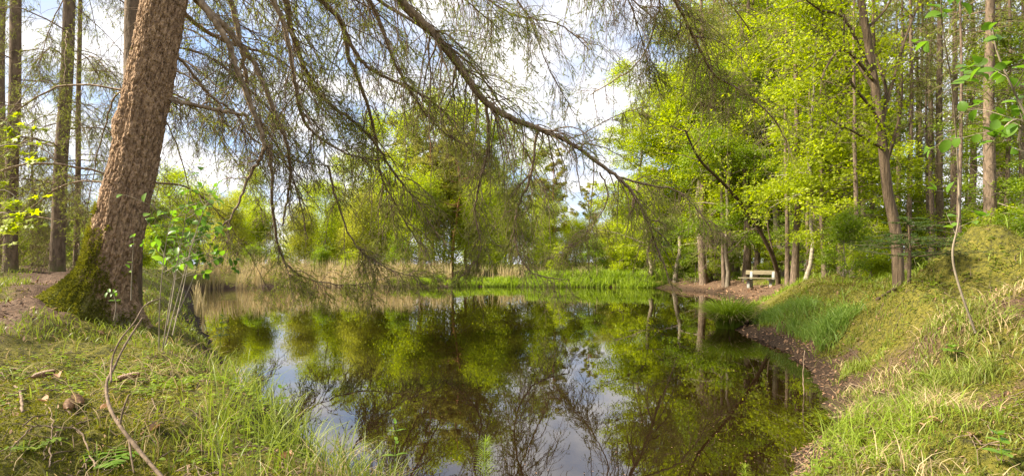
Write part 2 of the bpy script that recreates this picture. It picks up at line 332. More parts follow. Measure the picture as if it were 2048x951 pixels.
mb = MB(); mb.add(np.stack([GX, GY, GZ], -1), np.stack([a0, a1, b1, b0], -1).reshape(-1, 4))
m, n, l = newmat('forest_floor')
geo = n.new('ShaderNodeNewGeometry')
def noise(sc_, det=6, rg=.6):
    q = n.new('ShaderNodeTexNoise'); q.inputs['Scale'].default_value = sc_; q.inputs['Detail'].default_value = det; q.inputs['Roughness'].default_value = rg; l.new(geo.outputs['Position'], q.inputs[0]); return q.outputs[0]
def ramp(s_, stops):
    q = n.new('ShaderNodeValToRGB'); cr = q.color_ramp
    while len(cr.elements) < len(stops): cr.elements.new(.5)
    for e, (p_, c_) in zip(cr.elements, stops): e.position = p_; e.color = (*c_, 1)
    l.new(s_, q.inputs[0]); return q.outputs[0]
def mixc(f, a, b):
    q = n.new('ShaderNodeMix'); q.data_type = 'RGBA'; l.new(f, q.inputs[0]); l.new(a, q.inputs[6]); l.new(b, q.inputs[7]); return q.outputs[2]
mossc = ramp(noise(22, 8, .7), [(.34, (.035, .03, .012)), (.46, (.10, .095, .018)), (.58, (.17, .15, .02)), (.72, (.27, .2, .07))])
soil = ramp(noise(35, 8, .75), [(.3, (.035, .02, .013)), (.5, (.11, .066, .04)), (.7, (.23, .15, .09))])
at_ = n.new('ShaderNodeAttribute'); at_.attribute_name = 'soil'
ad = n.new('ShaderNodeMath'); ad.operation = 'MULTIPLY_ADD'; ad.inputs[1].default_value = 1.0; l.new(noise(5, 7, .7), ad.inputs[2]); l.new(at_.outputs['Fac'], ad.inputs[0])
mr = n.new('ShaderNodeMapRange'); mr.inputs[1].default_value = .62; mr.inputs[2].default_value = .95; l.new(ad.outputs[0], mr.inputs[0])
colr = mixc(mr.outputs[0], mossc, soil)
wet = n.new('ShaderNodeAttribute'); wet.attribute_name = 'wet'
mud = ramp(noise(20, 6, .7), [(.3, (.02, .013, .008)), (.7, (.07, .042, .025))])
colr = mixc(wet.outputs['Fac'], colr, mud)
p = n.new('ShaderNodeBsdfPrincipled'); p.inputs['Roughness'].default_value = .9; p.inputs['Specular IOR Level'].default_value = .2; l.new(colr, p.inputs['Base Color'])
bp = n.new('ShaderNodeBump'); bp.inputs['Strength'].default_value = .9; bp.inputs['Distance'].default_value = .03; l.new(noise(45, 9, .75), bp.inputs['Height']); l.new(bp.outputs[0], p.inputs['Normal'])
o = n.new('ShaderNodeOutputMaterial'); l.new(p.outputs[0], o.inputs[0])
wetv = np.clip(1 - (gd - 0.15) / 0.4, 0, 1) * (GX.ravel() > -30)
ground = mb.build('ground', m, attrs={'soil': sm, 'wet': wetv}); tag(ground, kind='structure')

# water
m, n, l = newmat('pond_water')
p = n.new('ShaderNodeBsdfPrincipled'); p.inputs['Base Color'].default_value = (.011, .0055, .002, 1); p.inputs['Roughness'].default_value = .012; p.inputs['IOR'].default_value = 2.0
geo = n.new('ShaderNodeNewGeometry'); q = n.new('ShaderNodeTexNoise'); q.inputs['Scale'].default_value = 2.2; q.inputs['Detail'].default_value = 3; l.new(geo.outputs['Position'], q.inputs[0])
bp = n.new('ShaderNodeBump'); bp.inputs['Strength'].default_value = .035; bp.inputs['Distance'].default_value = .02; l.new(q.outputs[0], bp.inputs['Height']); l.new(bp.outputs[0], p.inputs['Normal'])
o = n.new('ShaderNodeOutputMaterial'); l.new(p.outputs[0], o.inputs[0])
mb = MB(); ring = SHP.copy(); cen = ring.mean(0); dirn = nrm(ring - cen); ring = ring + dirn * 0.35
# one flat n-gon a little wider than the shoreline; the bank covers its rim
mb.add(np.c_[ring, np.zeros(len(ring))], np.arange(len(ring))[None, ::-1])
water = mb.build('water', m, smooth=False); tag(water, kind='structure')
me = water.data
if me.polygons[0].normal.z < 0: me.flip_normals()

# ------------------------------------------------------------------ scatter helper
def scatter(nn, rmin, rmax, amin=-50, amax=50, power=1.0):
    u = R.uniform(0, 1, nn); r = rmin * (rmax / rmin) ** (u ** power); a = np.radians(90 - R.uniform(amin, amax, nn))
    x = r * np.cos(a); y = r * np.sin(a); return x, y, r
def xyz(x, y): return np.stack([x, y, height(x, y)], 1)

# ------------------------------------------------------------------ generic trees
def lateral(t):  # random unit perpendicular
    v = R.normal(size=t.shape); return nrm(v - (v * t).sum(-1, keepdims=True) * t)
def broad_mesh(h, r0, seed, crown0=.25, spread=.35, nl=9000, ls=.12, mats=None, lean=0, clump=.35, nlimb=16, up=.5, clumps_per=9, iso=False):
    global R; R = np.random.default_rng(seed)
    K = 14; t = np.linspace(0, 1, K + 1)
    wob = np.cumsum(R.normal(size=(K + 1, 2)) * h * .009, 0); P = np.c_[wob[:, 0] + lean * t * h, wob[:, 1], t * h]; P[0, :2] = 0
    Rd = r0 * (1 - t) ** .8 + .012; Rd[0] *= 1.35
    tr = MB(); tr.tubes(P[None], Rd[None], 8); cr_ = MB()
    ps, ts, tt = pick(P[None], nlimb, crown0, .97); tt = np.sort(tt)
    f = tt * K; i = np.minimum(f.astype(int), K - 1); fr = (f - i)[:, None]; ps = P[i] * (1 - fr) + P[i + 1] * fr
    az = np.arange(nlimb) * 2.4 + R.uniform(0, .6, nlimb)
    d = np.stack([np.cos(az), np.sin(az), R.uniform(up * .4, up * 1.6, nlimb)], 1)
    ln = h * spread * (1 - .65 * (tt - crown0) / (1 - crown0)) * R.uniform(.7, 1.2, nlimb)
    Lb = grow(ps, d, ln, 8, .03, .13)
    rb = (r0 * .38 * (1 - tt) + .012)[:, None] * np.linspace(1, .25, 9)[None]
    tr.tubes(Lb, rb, 5)
    s2, t2, q2 = pick(Lb, 6, .25, 1); d2 = t2 * .7 + lateral(t2) * .9 + np.array([0, 0, .1])
    S2 = grow(s2, d2, h * spread * .38 * R.uniform(.5, 1.2, len(s2)), 5, .05, .15); tr.tubes(S2, np.full((len(s2), 6), .5) * np.linspace(.028, .01, 6)[None], 3)
    allp = np.concatenate([Lb[:, 4:].reshape(-1, 3), S2[:, 2:].reshape(-1, 3)])
    cc = allp[R.integers(0, len(allp), nlimb * clumps_per)] + R.normal(size=(nlimb * clumps_per, 3)) * clump * .6
    ci = R.integers(0, len(cc), nl); off = R.normal(size=(nl, 3)) * np.array([clump, clump, clump * (.8 if iso else .42)]) * .6
    pp = cc[ci] + off; dd = R.normal(size=(nl, 3)) * np.array([1, 1, .45]) + np.array([0, 0, -.2]); nn_ = R.normal(size=(nl, 3)) * (1 if iso else .6) + np.array([0, 0, .2 if iso else 1])
    cr_.leaves(pp, dd, nn_, ls * R.uniform(.6, 1.3, nl), ls * .62 * R.uniform(.7, 1.2, nl))
    return tr, cr_
def conifer_mesh(h, r0, seed, crown0=.3, blen=.16, nb=70, nl=60, nlen=.12, nwid=.02, droop=.1, lean=0, dead=.0, sparse=1.0):
    global R; R = np.random.default_rng(seed)
    K = 12; t = np.linspace(0, 1, K + 1); wob = np.cumsum(R.normal(size=(K + 1, 2)) * h * .002, 0)
    P = np.c_[wob[:, 0] + lean * t * h, wob[:, 1], t * h]; P[0, :2] = 0
    Rd = r0 * (1 - t * .93); Rd[0] *= 1.3
    tr = MB(); tr.tubes(P[None], Rd[None], 10)
    tt = R.uniform(crown0, .98, nb); f = tt * K; i = np.minimum(f.astype(int), K - 1); fr = (f - i)[:, None]; ps = P[i] * (1 - fr) + P[i + 1] * fr
    az = R.uniform(0, 2 * math.pi, nb); d = np.stack([np.cos(az), np.sin(az), R.uniform(-.25, .25, nb)], 1)
    prof = np.clip(1.1 * (1 - (tt - crown0) / (1 - crown0)), .12, 1) * np.where(tt < crown0 + .12, .75, 1)
    B = grow(ps, d, h * blen * prof * R.uniform(.6, 1.15, nb), 6, droop, .07)
    tr.tubes(B, np.linspace(.022, .008, 7)[None] * np.ones((nb, 1)), 3)
    s2, t2, q2 = pick(B, 9, .15, 1); d2 = t2 * .6 + lateral(t2) * np.array([1, 1, .35]) + np.array([0, 0, -.45])
    S = grow(s2, d2, h * blen * .22 * R.uniform(.4, 1.2, len(s2)), 4, .25, .1); tr.tubes(S[::2], np.linspace(.01, .005, 5)[None] * np.ones((len(S[::2]), 1)), 3)
    keep = R.uniform(size=len(S)) < sparse; S = S[keep]
    cr_ = MB(); p3, t3, _ = pick(S, max(4, nl // 9), .0, 1); cr_.needles(p3, t3 * .9 + lateral(t3) * .8 + np.array([0, 0, -.15]), nlen * R.uniform(.6, 1.3, len(p3)), nwid * R.uniform(.7, 1.3, len(p3)))
    # dead twiggy lower trunk
    if dead:
        nd = int(dead); tt = R.uniform(.06, crown0 + .05, nd); f = tt * K; i = np.minimum(f.astype(int), K - 1); fr = (f - i)[:, None]; ps = P[i] * (1 - fr) + P[i + 1] * fr
        az = R.uniform(0, 2 * math.pi, nd); D = grow(ps, np.stack([np.cos(az), np.sin(az), R.uniform(-.1, .3, nd)], 1), R.uniform(.4, 1.6, nd), 5, .06, .15)
        tr.tubes(D, np.linspace(.012, .004, 6)[None] * np.ones((nd, 1)), 3)
    return tr, cr_
def pine_mesh(h, r0, seed, crown0=.35, nl=7000, lean=0):
    global R; R = np.random.default_rng(seed); K = 12; t = np.linspace(0, 1, K + 1); wob = np.cumsum(R.normal(size=(K + 1, 2)) * h * .008, 0)
    P = np.c_[wob[:, 0] + lean * t * h, wob[:, 1], t * h]; P[0, :2] = 0; tr = MB(); tr.tubes(P[None], (r0 * (1 - t * .85))[None], 8)
    nb = 26; tt = np.sort(R.uniform(crown0, .98, nb)); f = tt * K; i = np.minimum(f.astype(int), K - 1); fr = (f - i)[:, None]; ps = P[i] * (1 - fr) + P[i + 1] * fr
    az = np.arange(nb) * 2.4; B = grow(ps, np.stack([np.cos(az), np.sin(az), R.uniform(.1, .6, nb)], 1), h * .2 * R.uniform(.5, 1.2, nb) * (1.15 - .6 * (tt - crown0) / (1 - crown0)), 6, -.03, .15)
    tr.tubes(B, np.linspace(.05, .015, 7)[None] * np.ones((nb, 1)), 4)
    cc, _, _ = pick(B, 7, .45, 1.0); cc = cc + R.normal(size=cc.shape) * .2
    ci = R.integers(0, len(cc), nl); off = nrm(R.normal(size=(nl, 3)) + np.array([0, 0, .4])) * R.uniform(.05, .42, nl)[:, None] * np.array([1, 1, .6])
    cr_ = MB(); cr_.needles(cc[ci] + off * .6, off + np.array([0, 0, .1]), .26, .045); return tr, cr_
def finish(tr, cr_, barkm, leafm):
    a = tr.build('trunk', barkm); b = cr_.build('crown', leafm)
    for o_ in (a, b): COL.objects.unlink(o_)
    return a.data, b.data, a, b
class Kind:
    def __init__(s, tr, cr_, barkm, leafm):
        s.tr, s.cr, s.a, s.b = finish(tr, cr_, barkm, leafm); s.bm, s.lm = barkm, leafm
    def place(s, name, x, y, label, cat='tree', group=None, scale=1, rot=0, sx=1, z=None, sink=.12):
        e = empty(name, (x, y, (zg(x, y) if z is None else z) - sink), label, cat, group)
        e.rotation_euler = (0, 0, rot); e.scale = (scale * sx, scale * sx, scale)
        for src, nm in ((s.a, 'trunk'), (s.b, 'crown')):
            o_ = src.copy(); o_.name = nm; COL.objects.link(o_); o_.parent = e
        return e
def X(px, Y): return (px - 1024) / F * Y
ORD = 'first second third fourth fifth sixth seventh eighth ninth tenth eleventh twelfth thirteenth fourteenth fifteenth sixteenth seventeenth eighteenth nineteenth twentieth'.split()
ORD += ['twenty-' + q for q in ORD[:9]] + ['thirtieth'] + ['thirty-' + q for q in ORD[:9]] + ['fortieth'] + ['forty-' + q for q in ORD[:9]] + ['fiftieth']

# --- kinds
k_limeA = Kind(*broad_mesh(11, .14, 11, .05, .30, 42000, .15, clump=.8, nlimb=30, clumps_per=9, iso=True), M_greybark, M_lime)
k_limeB = Kind(*broad_mesh(9, .10, 12, .03, .34, 38000, .14, clump=.75, nlimb=28, clumps_per=9, iso=True), M_greybark, M_lime)
k_oliveA = Kind(*broad_mesh(10, .13, 13, .06, .30, 34000, .15, clump=.7, nlimb=28, iso=True), M_greybark, M_olive)
k_midA = Kind(*broad_mesh(8, .09, 14, .04, .36, 26000, .16, clump=.45, nlimb=24, iso=True), M_greybark, M_mid)
k_bush = Kind(*broad_mesh(3.2, .04, 15, .03, .45, 9000, .11, clump=.28, nlimb=16, up=.8), M_greybark, M_lime)
k_bush2 = Kind(*broad_mesh(3.0, .04, 16, .03, .5, 9000, .10, clump=.28, nlimb=16, up=.7), M_greybark, M_mid)
k_beechA = Kind(*broad_mesh(14, .13, 17, .16, .28, 42000, .115, clump=.5, nlimb=26, up=.35, clumps_per=9), M_greybark, M_lime)
k_beechB = Kind(*broad_mesh(12, .10, 18, .12, .30, 38000, .11, clump=.45, nlimb=26, up=.3, clumps_per=9), M_greybark, M_lime)
k_beechC = Kind(*broad_mesh(12, .10, 19, .12, .30, 36000, .11, clump=.45, nlimb=24, up=.4, clumps_per=8), M_greybark, M_mid)
k_spA = Kind(*conifer_mesh(24, .2, 21, .34, .11, 130, 80, .17, .03, .12, dead=40), M_bark, M_needle)
k_spB = Kind(*conifer_mesh(22, .15, 22, .42, .10, 110, 80, .17, .03, .14, dead=50), M_bark, M_needle)
k_spC = Kind(*conifer_mesh(20, .11, 23, .30, .09, 90, 60, .16, .028, .14, dead=40, sparse=.7), M_bark, M_needle)
k_spD = Kind(*conifer_mesh(15, .14, 24, .08, .18, 150, 90, .2, .035, .1), M_bark, M_dark)
k_pine = Kind(*pine_mesh(16, .17, 25, .3, 24000), M_redbark, M_pine)
k_pine2 = Kind(*pine_mesh(14, .15, 26, .22, 24000, lean=.05), M_redbark, M_pine)

k_birch = Kind(*broad_mesh(13, .08, 27, .25, .2, 15000, .15, clump=.5, nlimb=26, iso=True), M_palebark, M_lime)
def row(items, kinds, name, lab, grp, cat='tree'):
    items = sorted(items, key=lambda q: q[0])
    for i, it in enumerate(items):
        px, Y, sc_ = it[:3]; Y0 = Y
        while Y < 60 and float(sdist(np.array([X(px, Y)]), np.array([Y]))[0]) < .7: Y += .5
        sc_ *= Y / Y0; k = kinds[i % len(kinds)] if len(it) < 4 else it[3]
        k.place(name, X(px, Y), Y, lab.format(ORD[i]), cat, grp, sc_ * random.uniform(.93, 1.07), random.uniform(0, 6.28))
# far bank, broadleaf
row([(330, 44, .8), (395, 50, .85), (455, 42, .62), (520, 46, .65), (590, 42, .6), (655, 47, .75), (715, 43, .7), (775, 46, .85), (835, 42, .85), (900, 48, 1.1), (965, 43, .85), (1030, 47, .85), (1090, 43, .6), (1150, 46, .55), (1210, 43, .5), (1265, 47, .75), (1310, 42, .85), (490, 58, .85), (690, 60, .9), (960, 58, 1.1), (1400, 52, .9), (1470, 50, .9), (1540, 54, .9), (1610, 50, .9), (1690, 52, .8), (1770, 50, .5), (1840, 52, .4), (1930, 48, .45), (2010, 46, .5)],
    [k_limeA, k_limeB, k_oliveA], 'deciduous_tree', '{} lime green leafy tree from the left in the far rank behind pond and grove', 'leafy trees of the far rank')
row([(845, 49, .98, k_pine), (905, 46, 1.0, k_pine2), (935, 52, 1.05, k_pine), (745, 52, .7, k_pine2), (1075, 50, .68, k_pine2), (1180, 54, .6, k_pine), (1340, 45, 1.0, k_pine), (1385, 40, .95, k_pine2), (868, 44, .9, k_pine2), (812, 50, .92, k_pine), (1110, 47, .7, k_pine), (960, 50, .95, k_pine2)],
    [k_pine], 'pine_tree', '{} pine from the left rising with reddish trunk behind the far bank', 'pines behind the far bank')
row([(430, 39, .8), (505, 38.5, .7), (560, 39, .8), (640, 40, .8), (700, 39.5, .7), (800, 40, .9), (1120, 39, .85), (1190, 38.5, .95), (1250, 38, 1.0), (1310, 37.5, 1.1), (1355, 36, 1.1)],
    [k_bush, k_bush2], 'bush', '{} low leafy bush from the left growing behind the reeds', 'bushes behind the reeds', 'bush')
row([(500, 50, .75), (612, 52, .75), (690, 50, .9), (765, 52, 1.15), (822, 47, 1.15), (880, 52, 1.3), (948, 49, 1.2), (1010, 51, 1.1), (1062, 48, .95), (1118, 50, .7), (1185, 49, .5), (1238, 50, .5)],
    [k_birch], 'birch_tree', '{} slender airy birch from the left rising above the far bank bushes', 'birches behind the far bank')
# left bank woods
row([(60, 30, .42), (160, 28, .4), (235, 32, .5), (20, 34, .6), (300, 36, .6), (-60, 26, .6)], [k_limeB, k_midA], 'deciduous_tree', '{} bright leafy tree from the left in the woods past the path', 'leafy trees past the left path')
row([(75, 20, .5), (150, 20, .42), (215, 19, .45), (20, 17, .5), (185, 24, .7), (110, 27, .7), (330, 30, .9), (270, 26, .7)], [k_bush, k_bush2], 'bush', '{} low green bush from the left beside the far end of the dirt path', 'bushes along the left path', 'bush')
# right grove
row([(1300, 34, 1.0, k_beechA), (1350, 30, 1.12, k_beechB), (1405, 32, 1.25, k_beechA), (1455, 27, 1.05, k_beechC), (1500, 33, 1.3, k_beechB), (1560, 27, 1.2, k_beechA), (1600, 31, 1.3, k_beechC), (1430, 37, 1.4, k_beechA), (1530, 36, 1.45, k_beechA), (1640, 33, 1.4, k_beechB), (1655, 23, .75, k_beechC), (1700, 28, .9, k_beechA), (1760, 24, .7, k_beechC), (1985, 22, .8, k_beechB), (2060, 15, .6, k_beechC), (1870, 36, .6, k_midA), (1690, 17.5, .75, k_beechB)],
    [k_beechA], 'beech_tree', '{} fresh green beech from the left in the grove around the bench', 'beeches in the right grove')
row([(1408, 27, 1), (1438, 36, 1), (1465, 31, 1), (1492, 27.5, .9), (1512, 29, 1), (1545, 33, 1), (1578, 26, .9), (1632, 24, 1), (1668, 32, 1), (1690, 25, .9), (1722, 21, 1), (1742, 30, 1), (1815, 17, .8, k_spC), (1850, 19, .6, k_spC), (1884, 17, .8, k_spB), (1921, 14, .55, k_spC), (1968, 15, .8, k_spA), (2008, 24, .9), (2040, 20, .9), (1602, 36, 1), (1650, 38, 1), (1448, 24.5, .8, k_spC), (1575, 20, .75, k_spC), (1588, 19, .8, k_spB), (1618, 21, .75, k_spC), (1650, 17.5, .7, k_spC), (1683, 18, .75, k_spB), (1705, 16, .65, k_spC), (1748, 19, .75, k_spC), (1420, 33, 1.0), (1478, 40, 1), (1560, 42, 1), (1700, 40, 1), (1790, 34, .9), (1830, 30, .8), (1870, 34, .8), (1940, 28, .9), (1990, 36, 1), (1768, 26, .85), (1798, 22, .8), (1838, 25, .8), (1862, 21, .75), (1902, 20, .75), (1945, 22, .8), (1982, 19, .75), (2022, 16, .7)],
    [k_spA, k_spB, k_spC], 'spruce_tree', '{} tall bare stemmed spruce from the left in the grove right of the pond', 'spruces in the right grove')
row([(1430, 31, .6), (1460, 30, .55), (1560, 27, .7), (1610, 22, .6), (1650, 19, .6), (1690, 14, .6), (1740, 15, .6), (1800, 18, .7), (1880, 22, .7), (1935, 13, .4), (1990, 12.5, .5), (2040, 11.5, .5), (1390, 31, .7)],
    [k_bush2, k_bush], 'bush', '{} leafy bush from the left in the undergrowth beyond the right bank', 'undergrowth bushes of the right grove', 'bush')
k_birch.place('birch_tree', X(1608, 18), 18, 'slender pale stemmed birch rising through the grove right of the bench', 'tree', scale=.8)
k_birch.place('birch_tree', X(1385, 36), 36, 'thin pale birch standing left of the bench at the corner of the pond', 'tree', scale=.8)
k_spD.place('spruce_tree', X(1640, 23), 23, 'dark bushy spruce with foliage down to the ground in the right grove', 'tree', scale=.7)
k_spD.place('spruce_tree', X(1475, 38), 38, 'dark dense spruce deep in the grove directly behind the left part of the beeches', 'tree', scale=1.1)
k_spD.place('spruce_tree', X(1720, 34), 34, 'dark dense spruce deep in the grove just left of the dark leaning tree', 'tree', scale=1.0)
k_spD.place('spruce_tree', X(2045, 30), 30, 'dark dense spruce far back at the right edge of the picture', 'tree', scale=.9)
k_spD.place('spruce_tree', X(1350, 38), 38, 'dark dense spruce behind the corner where pond and grove meet', 'tree', scale=.95)

# ------------------------------------------------------------------ spruce limbs (hand shaped)
R = np.random.default_rng(99)
def spruce_limb(parent, ctrl, r0, r1, nsec=26, seclen=1.2, nter=9, terlen=.28, needle=.45, t0=.1, nl=.028, nw=.0085, grav=.2, nneed=34, name='branch', bark=None):
    P = crom(ctrl, 8); K = len(P); P = P + R.normal(size=P.shape) * .008
    t = np.linspace(0, 1, K)
    wb = MB(); wb.tubes(P[None], (r0 + (r1 - r0) * t ** .8)[None], 7, mi=1)
    ps, ts, tt = pick(P[None], nsec, t0, 1.0)
    down = np.array([0, 0, -1.])
    d = ts * .55 + lateral(ts) * .75 + down * .25
    S = grow(ps, d, seclen * R.uniform(.35, 1.15, nsec) * (1.1 - .45 * tt), 9, grav * .8, .13)
    wb.tubes(S, (np.linspace(1, .3, 10)[None] * (r1 * .55 + .0035) * R.uniform(.6, 1.1, nsec)[:, None]), 4)
    nb = MB()
    if nter:
        p2, t2, q2 = pick(S, nter, .12, 1.0)
        d2 = t2 * .8 + lateral(t2) * .85 + down * .15
        T = grow(p2, d2, terlen * R.uniform(.35, 1.3, len(p2)), 4, .1, .17)
        wb.tubes(T, np.linspace(.0035, .0018, 5)[None] * np.ones((len(T), 1)), 3)
        p3, t3, _ = pick(T[::2], 3, .2, .9); U = grow(p3, t3 + lateral(t3) * .7, terlen * .45 * R.uniform(.5, 1.2, len(p3)), 2, .1, .1)
        wb.tubes(U, np.linspace(.0025, .0015, 3)[None] * np.ones((len(U), 1)), 3)
        # needles: patchy along the limb
        def put(Q, m_):
            g = vnoise(Q[:, 0, 0] * 1.1 + 5, Q[:, 0, 2] * 1.1 + Q[:, 0, 1]) * .6 + R.uniform(0, .6, len(Q)) 
            Q = Q[g < needle * 1.25]
            if len(Q) == 0: return
            p4, t4, _ = pick(Q, m_, .25, 1.0); nb.needles(p4, t4 * .9 + lateral(t4) * .75, nl * R.uniform(.7, 1.25, len(p4)), nw)
        put(T, nneed); put(U, nneed // 2)
        put(S[:, 5:, :], nneed)
    b = wb.build(name, [bark or M_twig, M_limb], parent)
    if nb.n: nb.build('needles', M_needle, b, smooth=False)
    return b
# ------------------------------------------------------------------ the big leaning spruce on the left
TY = 6.0
def trunk_axis(z):   # world x,y of the trunk axis at height z
    return np.interp(z, [.6, 1.0, 1.67, 3.0, 4.6, 14], [-4.92, -4.87, -4.69, -4.42, -4.14, -3.1]), TY + .02 * z
def trunk_rad(z): return np.interp(z, [.55, .8, 1.1, 1.5, 2.1, 3.0, 4.6, 14], [.52, .40, .29, .25, .228, .215, .20, .09])
big = empty('spruce_tree', (-4.7, TY, .8), 'massive leaning spruce trunk with scaly brown bark and mossy foot on the left bank', 'tree')
def bigtrunk():
    zt = np.concatenate([np.arange(.45, 4.9, .0105), np.arange(4.95, 14, .12)]); na_ = 260; th = np.linspace(0, 2 * math.pi, na_, endpoint=False)
    Z, T = np.meshgrid(zt, th, indexing='ij'); ax, ay = trunk_axis(Z); r = trunk_rad(Z)
    low = np.clip((1.5 - Z) / .9, 0, 1) ** 1.6
    lobes = .16 * np.maximum(0, np.cos((T - 2.9) * 1)) ** 3 + .62 * np.maximum(0, np.cos(T - 3.6)) ** 4 + .1 * np.maximum(0, np.cos((T - .4))) ** 6 + .1 * np.maximum(0, np.cos(T - 4.9)) ** 8
    r = r + low * lobes * 1.6
    # scaly plates: periodic jittered cells in (theta, z)
    def cell(nx, hz, seed, shx=0):
        u = (T / (2 * math.pi)) * nx + shx; v = Z / hz; u = u + (fbm(T * 3, Z * 5, 2, seed) - .5) * 1.0
        iu, iv = np.floor(u), np.floor(v); F1 = np.full(u.shape, 9.); F2 = np.full(u.shape, 9.); hid = np.zeros(u.shape)
        for du in (-1, 0, 1):
            for dv in (-1, 0, 1):
                cu, cv = iu + du, iv + dv; hx = hash2(np.mod(cu, nx), cv, seed); hy = hash2(np.mod(cu, nx), cv, seed + 5)
                dd = np.hypot(u - cu - hx, v - cv - hy); new = dd < F1; F2 = np.where(new, F1, np.minimum(F2, dd)); hid = np.where(new, hash2(cu, cv, seed + 9), hid); F1 = np.minimum(F1, dd)
        return np.clip((F2 - F1) / .2, 0, 1), hid
    e1, h1 = cell(32, .15, 1); e2, h2 = cell(62, .05, 2)
    disp = .013 * e1 ** .7 + .008 * h1 + .006 * e2 + .007 * h2 + (fbm(T * 4, Z * 2.2, 3, 7) - .45) * .05 + (fbm(T * 14, Z * 22, 3, 17) - .45) * .014 - .022 * np.clip(1 - np.abs(fbm(T * 9, Z * 2.6, 3, 27) - .45) / .045, 0, 1)
    bulge = .05 * np.exp(-((Z - 3.15) / .14) ** 2) * np.maximum(0, np.cos(T - math.pi)) ** 2
    r = r + disp + bulge
    V = np.stack([ax + r * np.cos(T), ay + r * np.sin(T), Z], -1)
    idx = np.arange(Z.size).reshape(Z.shape); a0 = idx[:-1]; b0_ = np.roll(a0, -1, 1); a1 = idx[1:]; b1_ = np.roll(a1, -1, 1)
    mb = MB(); mb.add(V, np.stack([a0, b0_, b1_, a1], -1).reshape(-1, 4))
    left = np.clip(-np.cos(T - .5), -1, 1)
    moss = np.clip((1.95 - Z) * .9 + left * .6 - .25, -.4, .8)
    lich = np.clip((1.75 - Z) * .8, 0, 1) * np.clip(np.cos(T + .6) * 1.5, 0, 1) * .62
    return mb.build('trunk', M_bigbark, big, attrs={'moss': moss.ravel(), 'lichen': lich.ravel()}), V, moss
btr, BV, BM = bigtrunk()
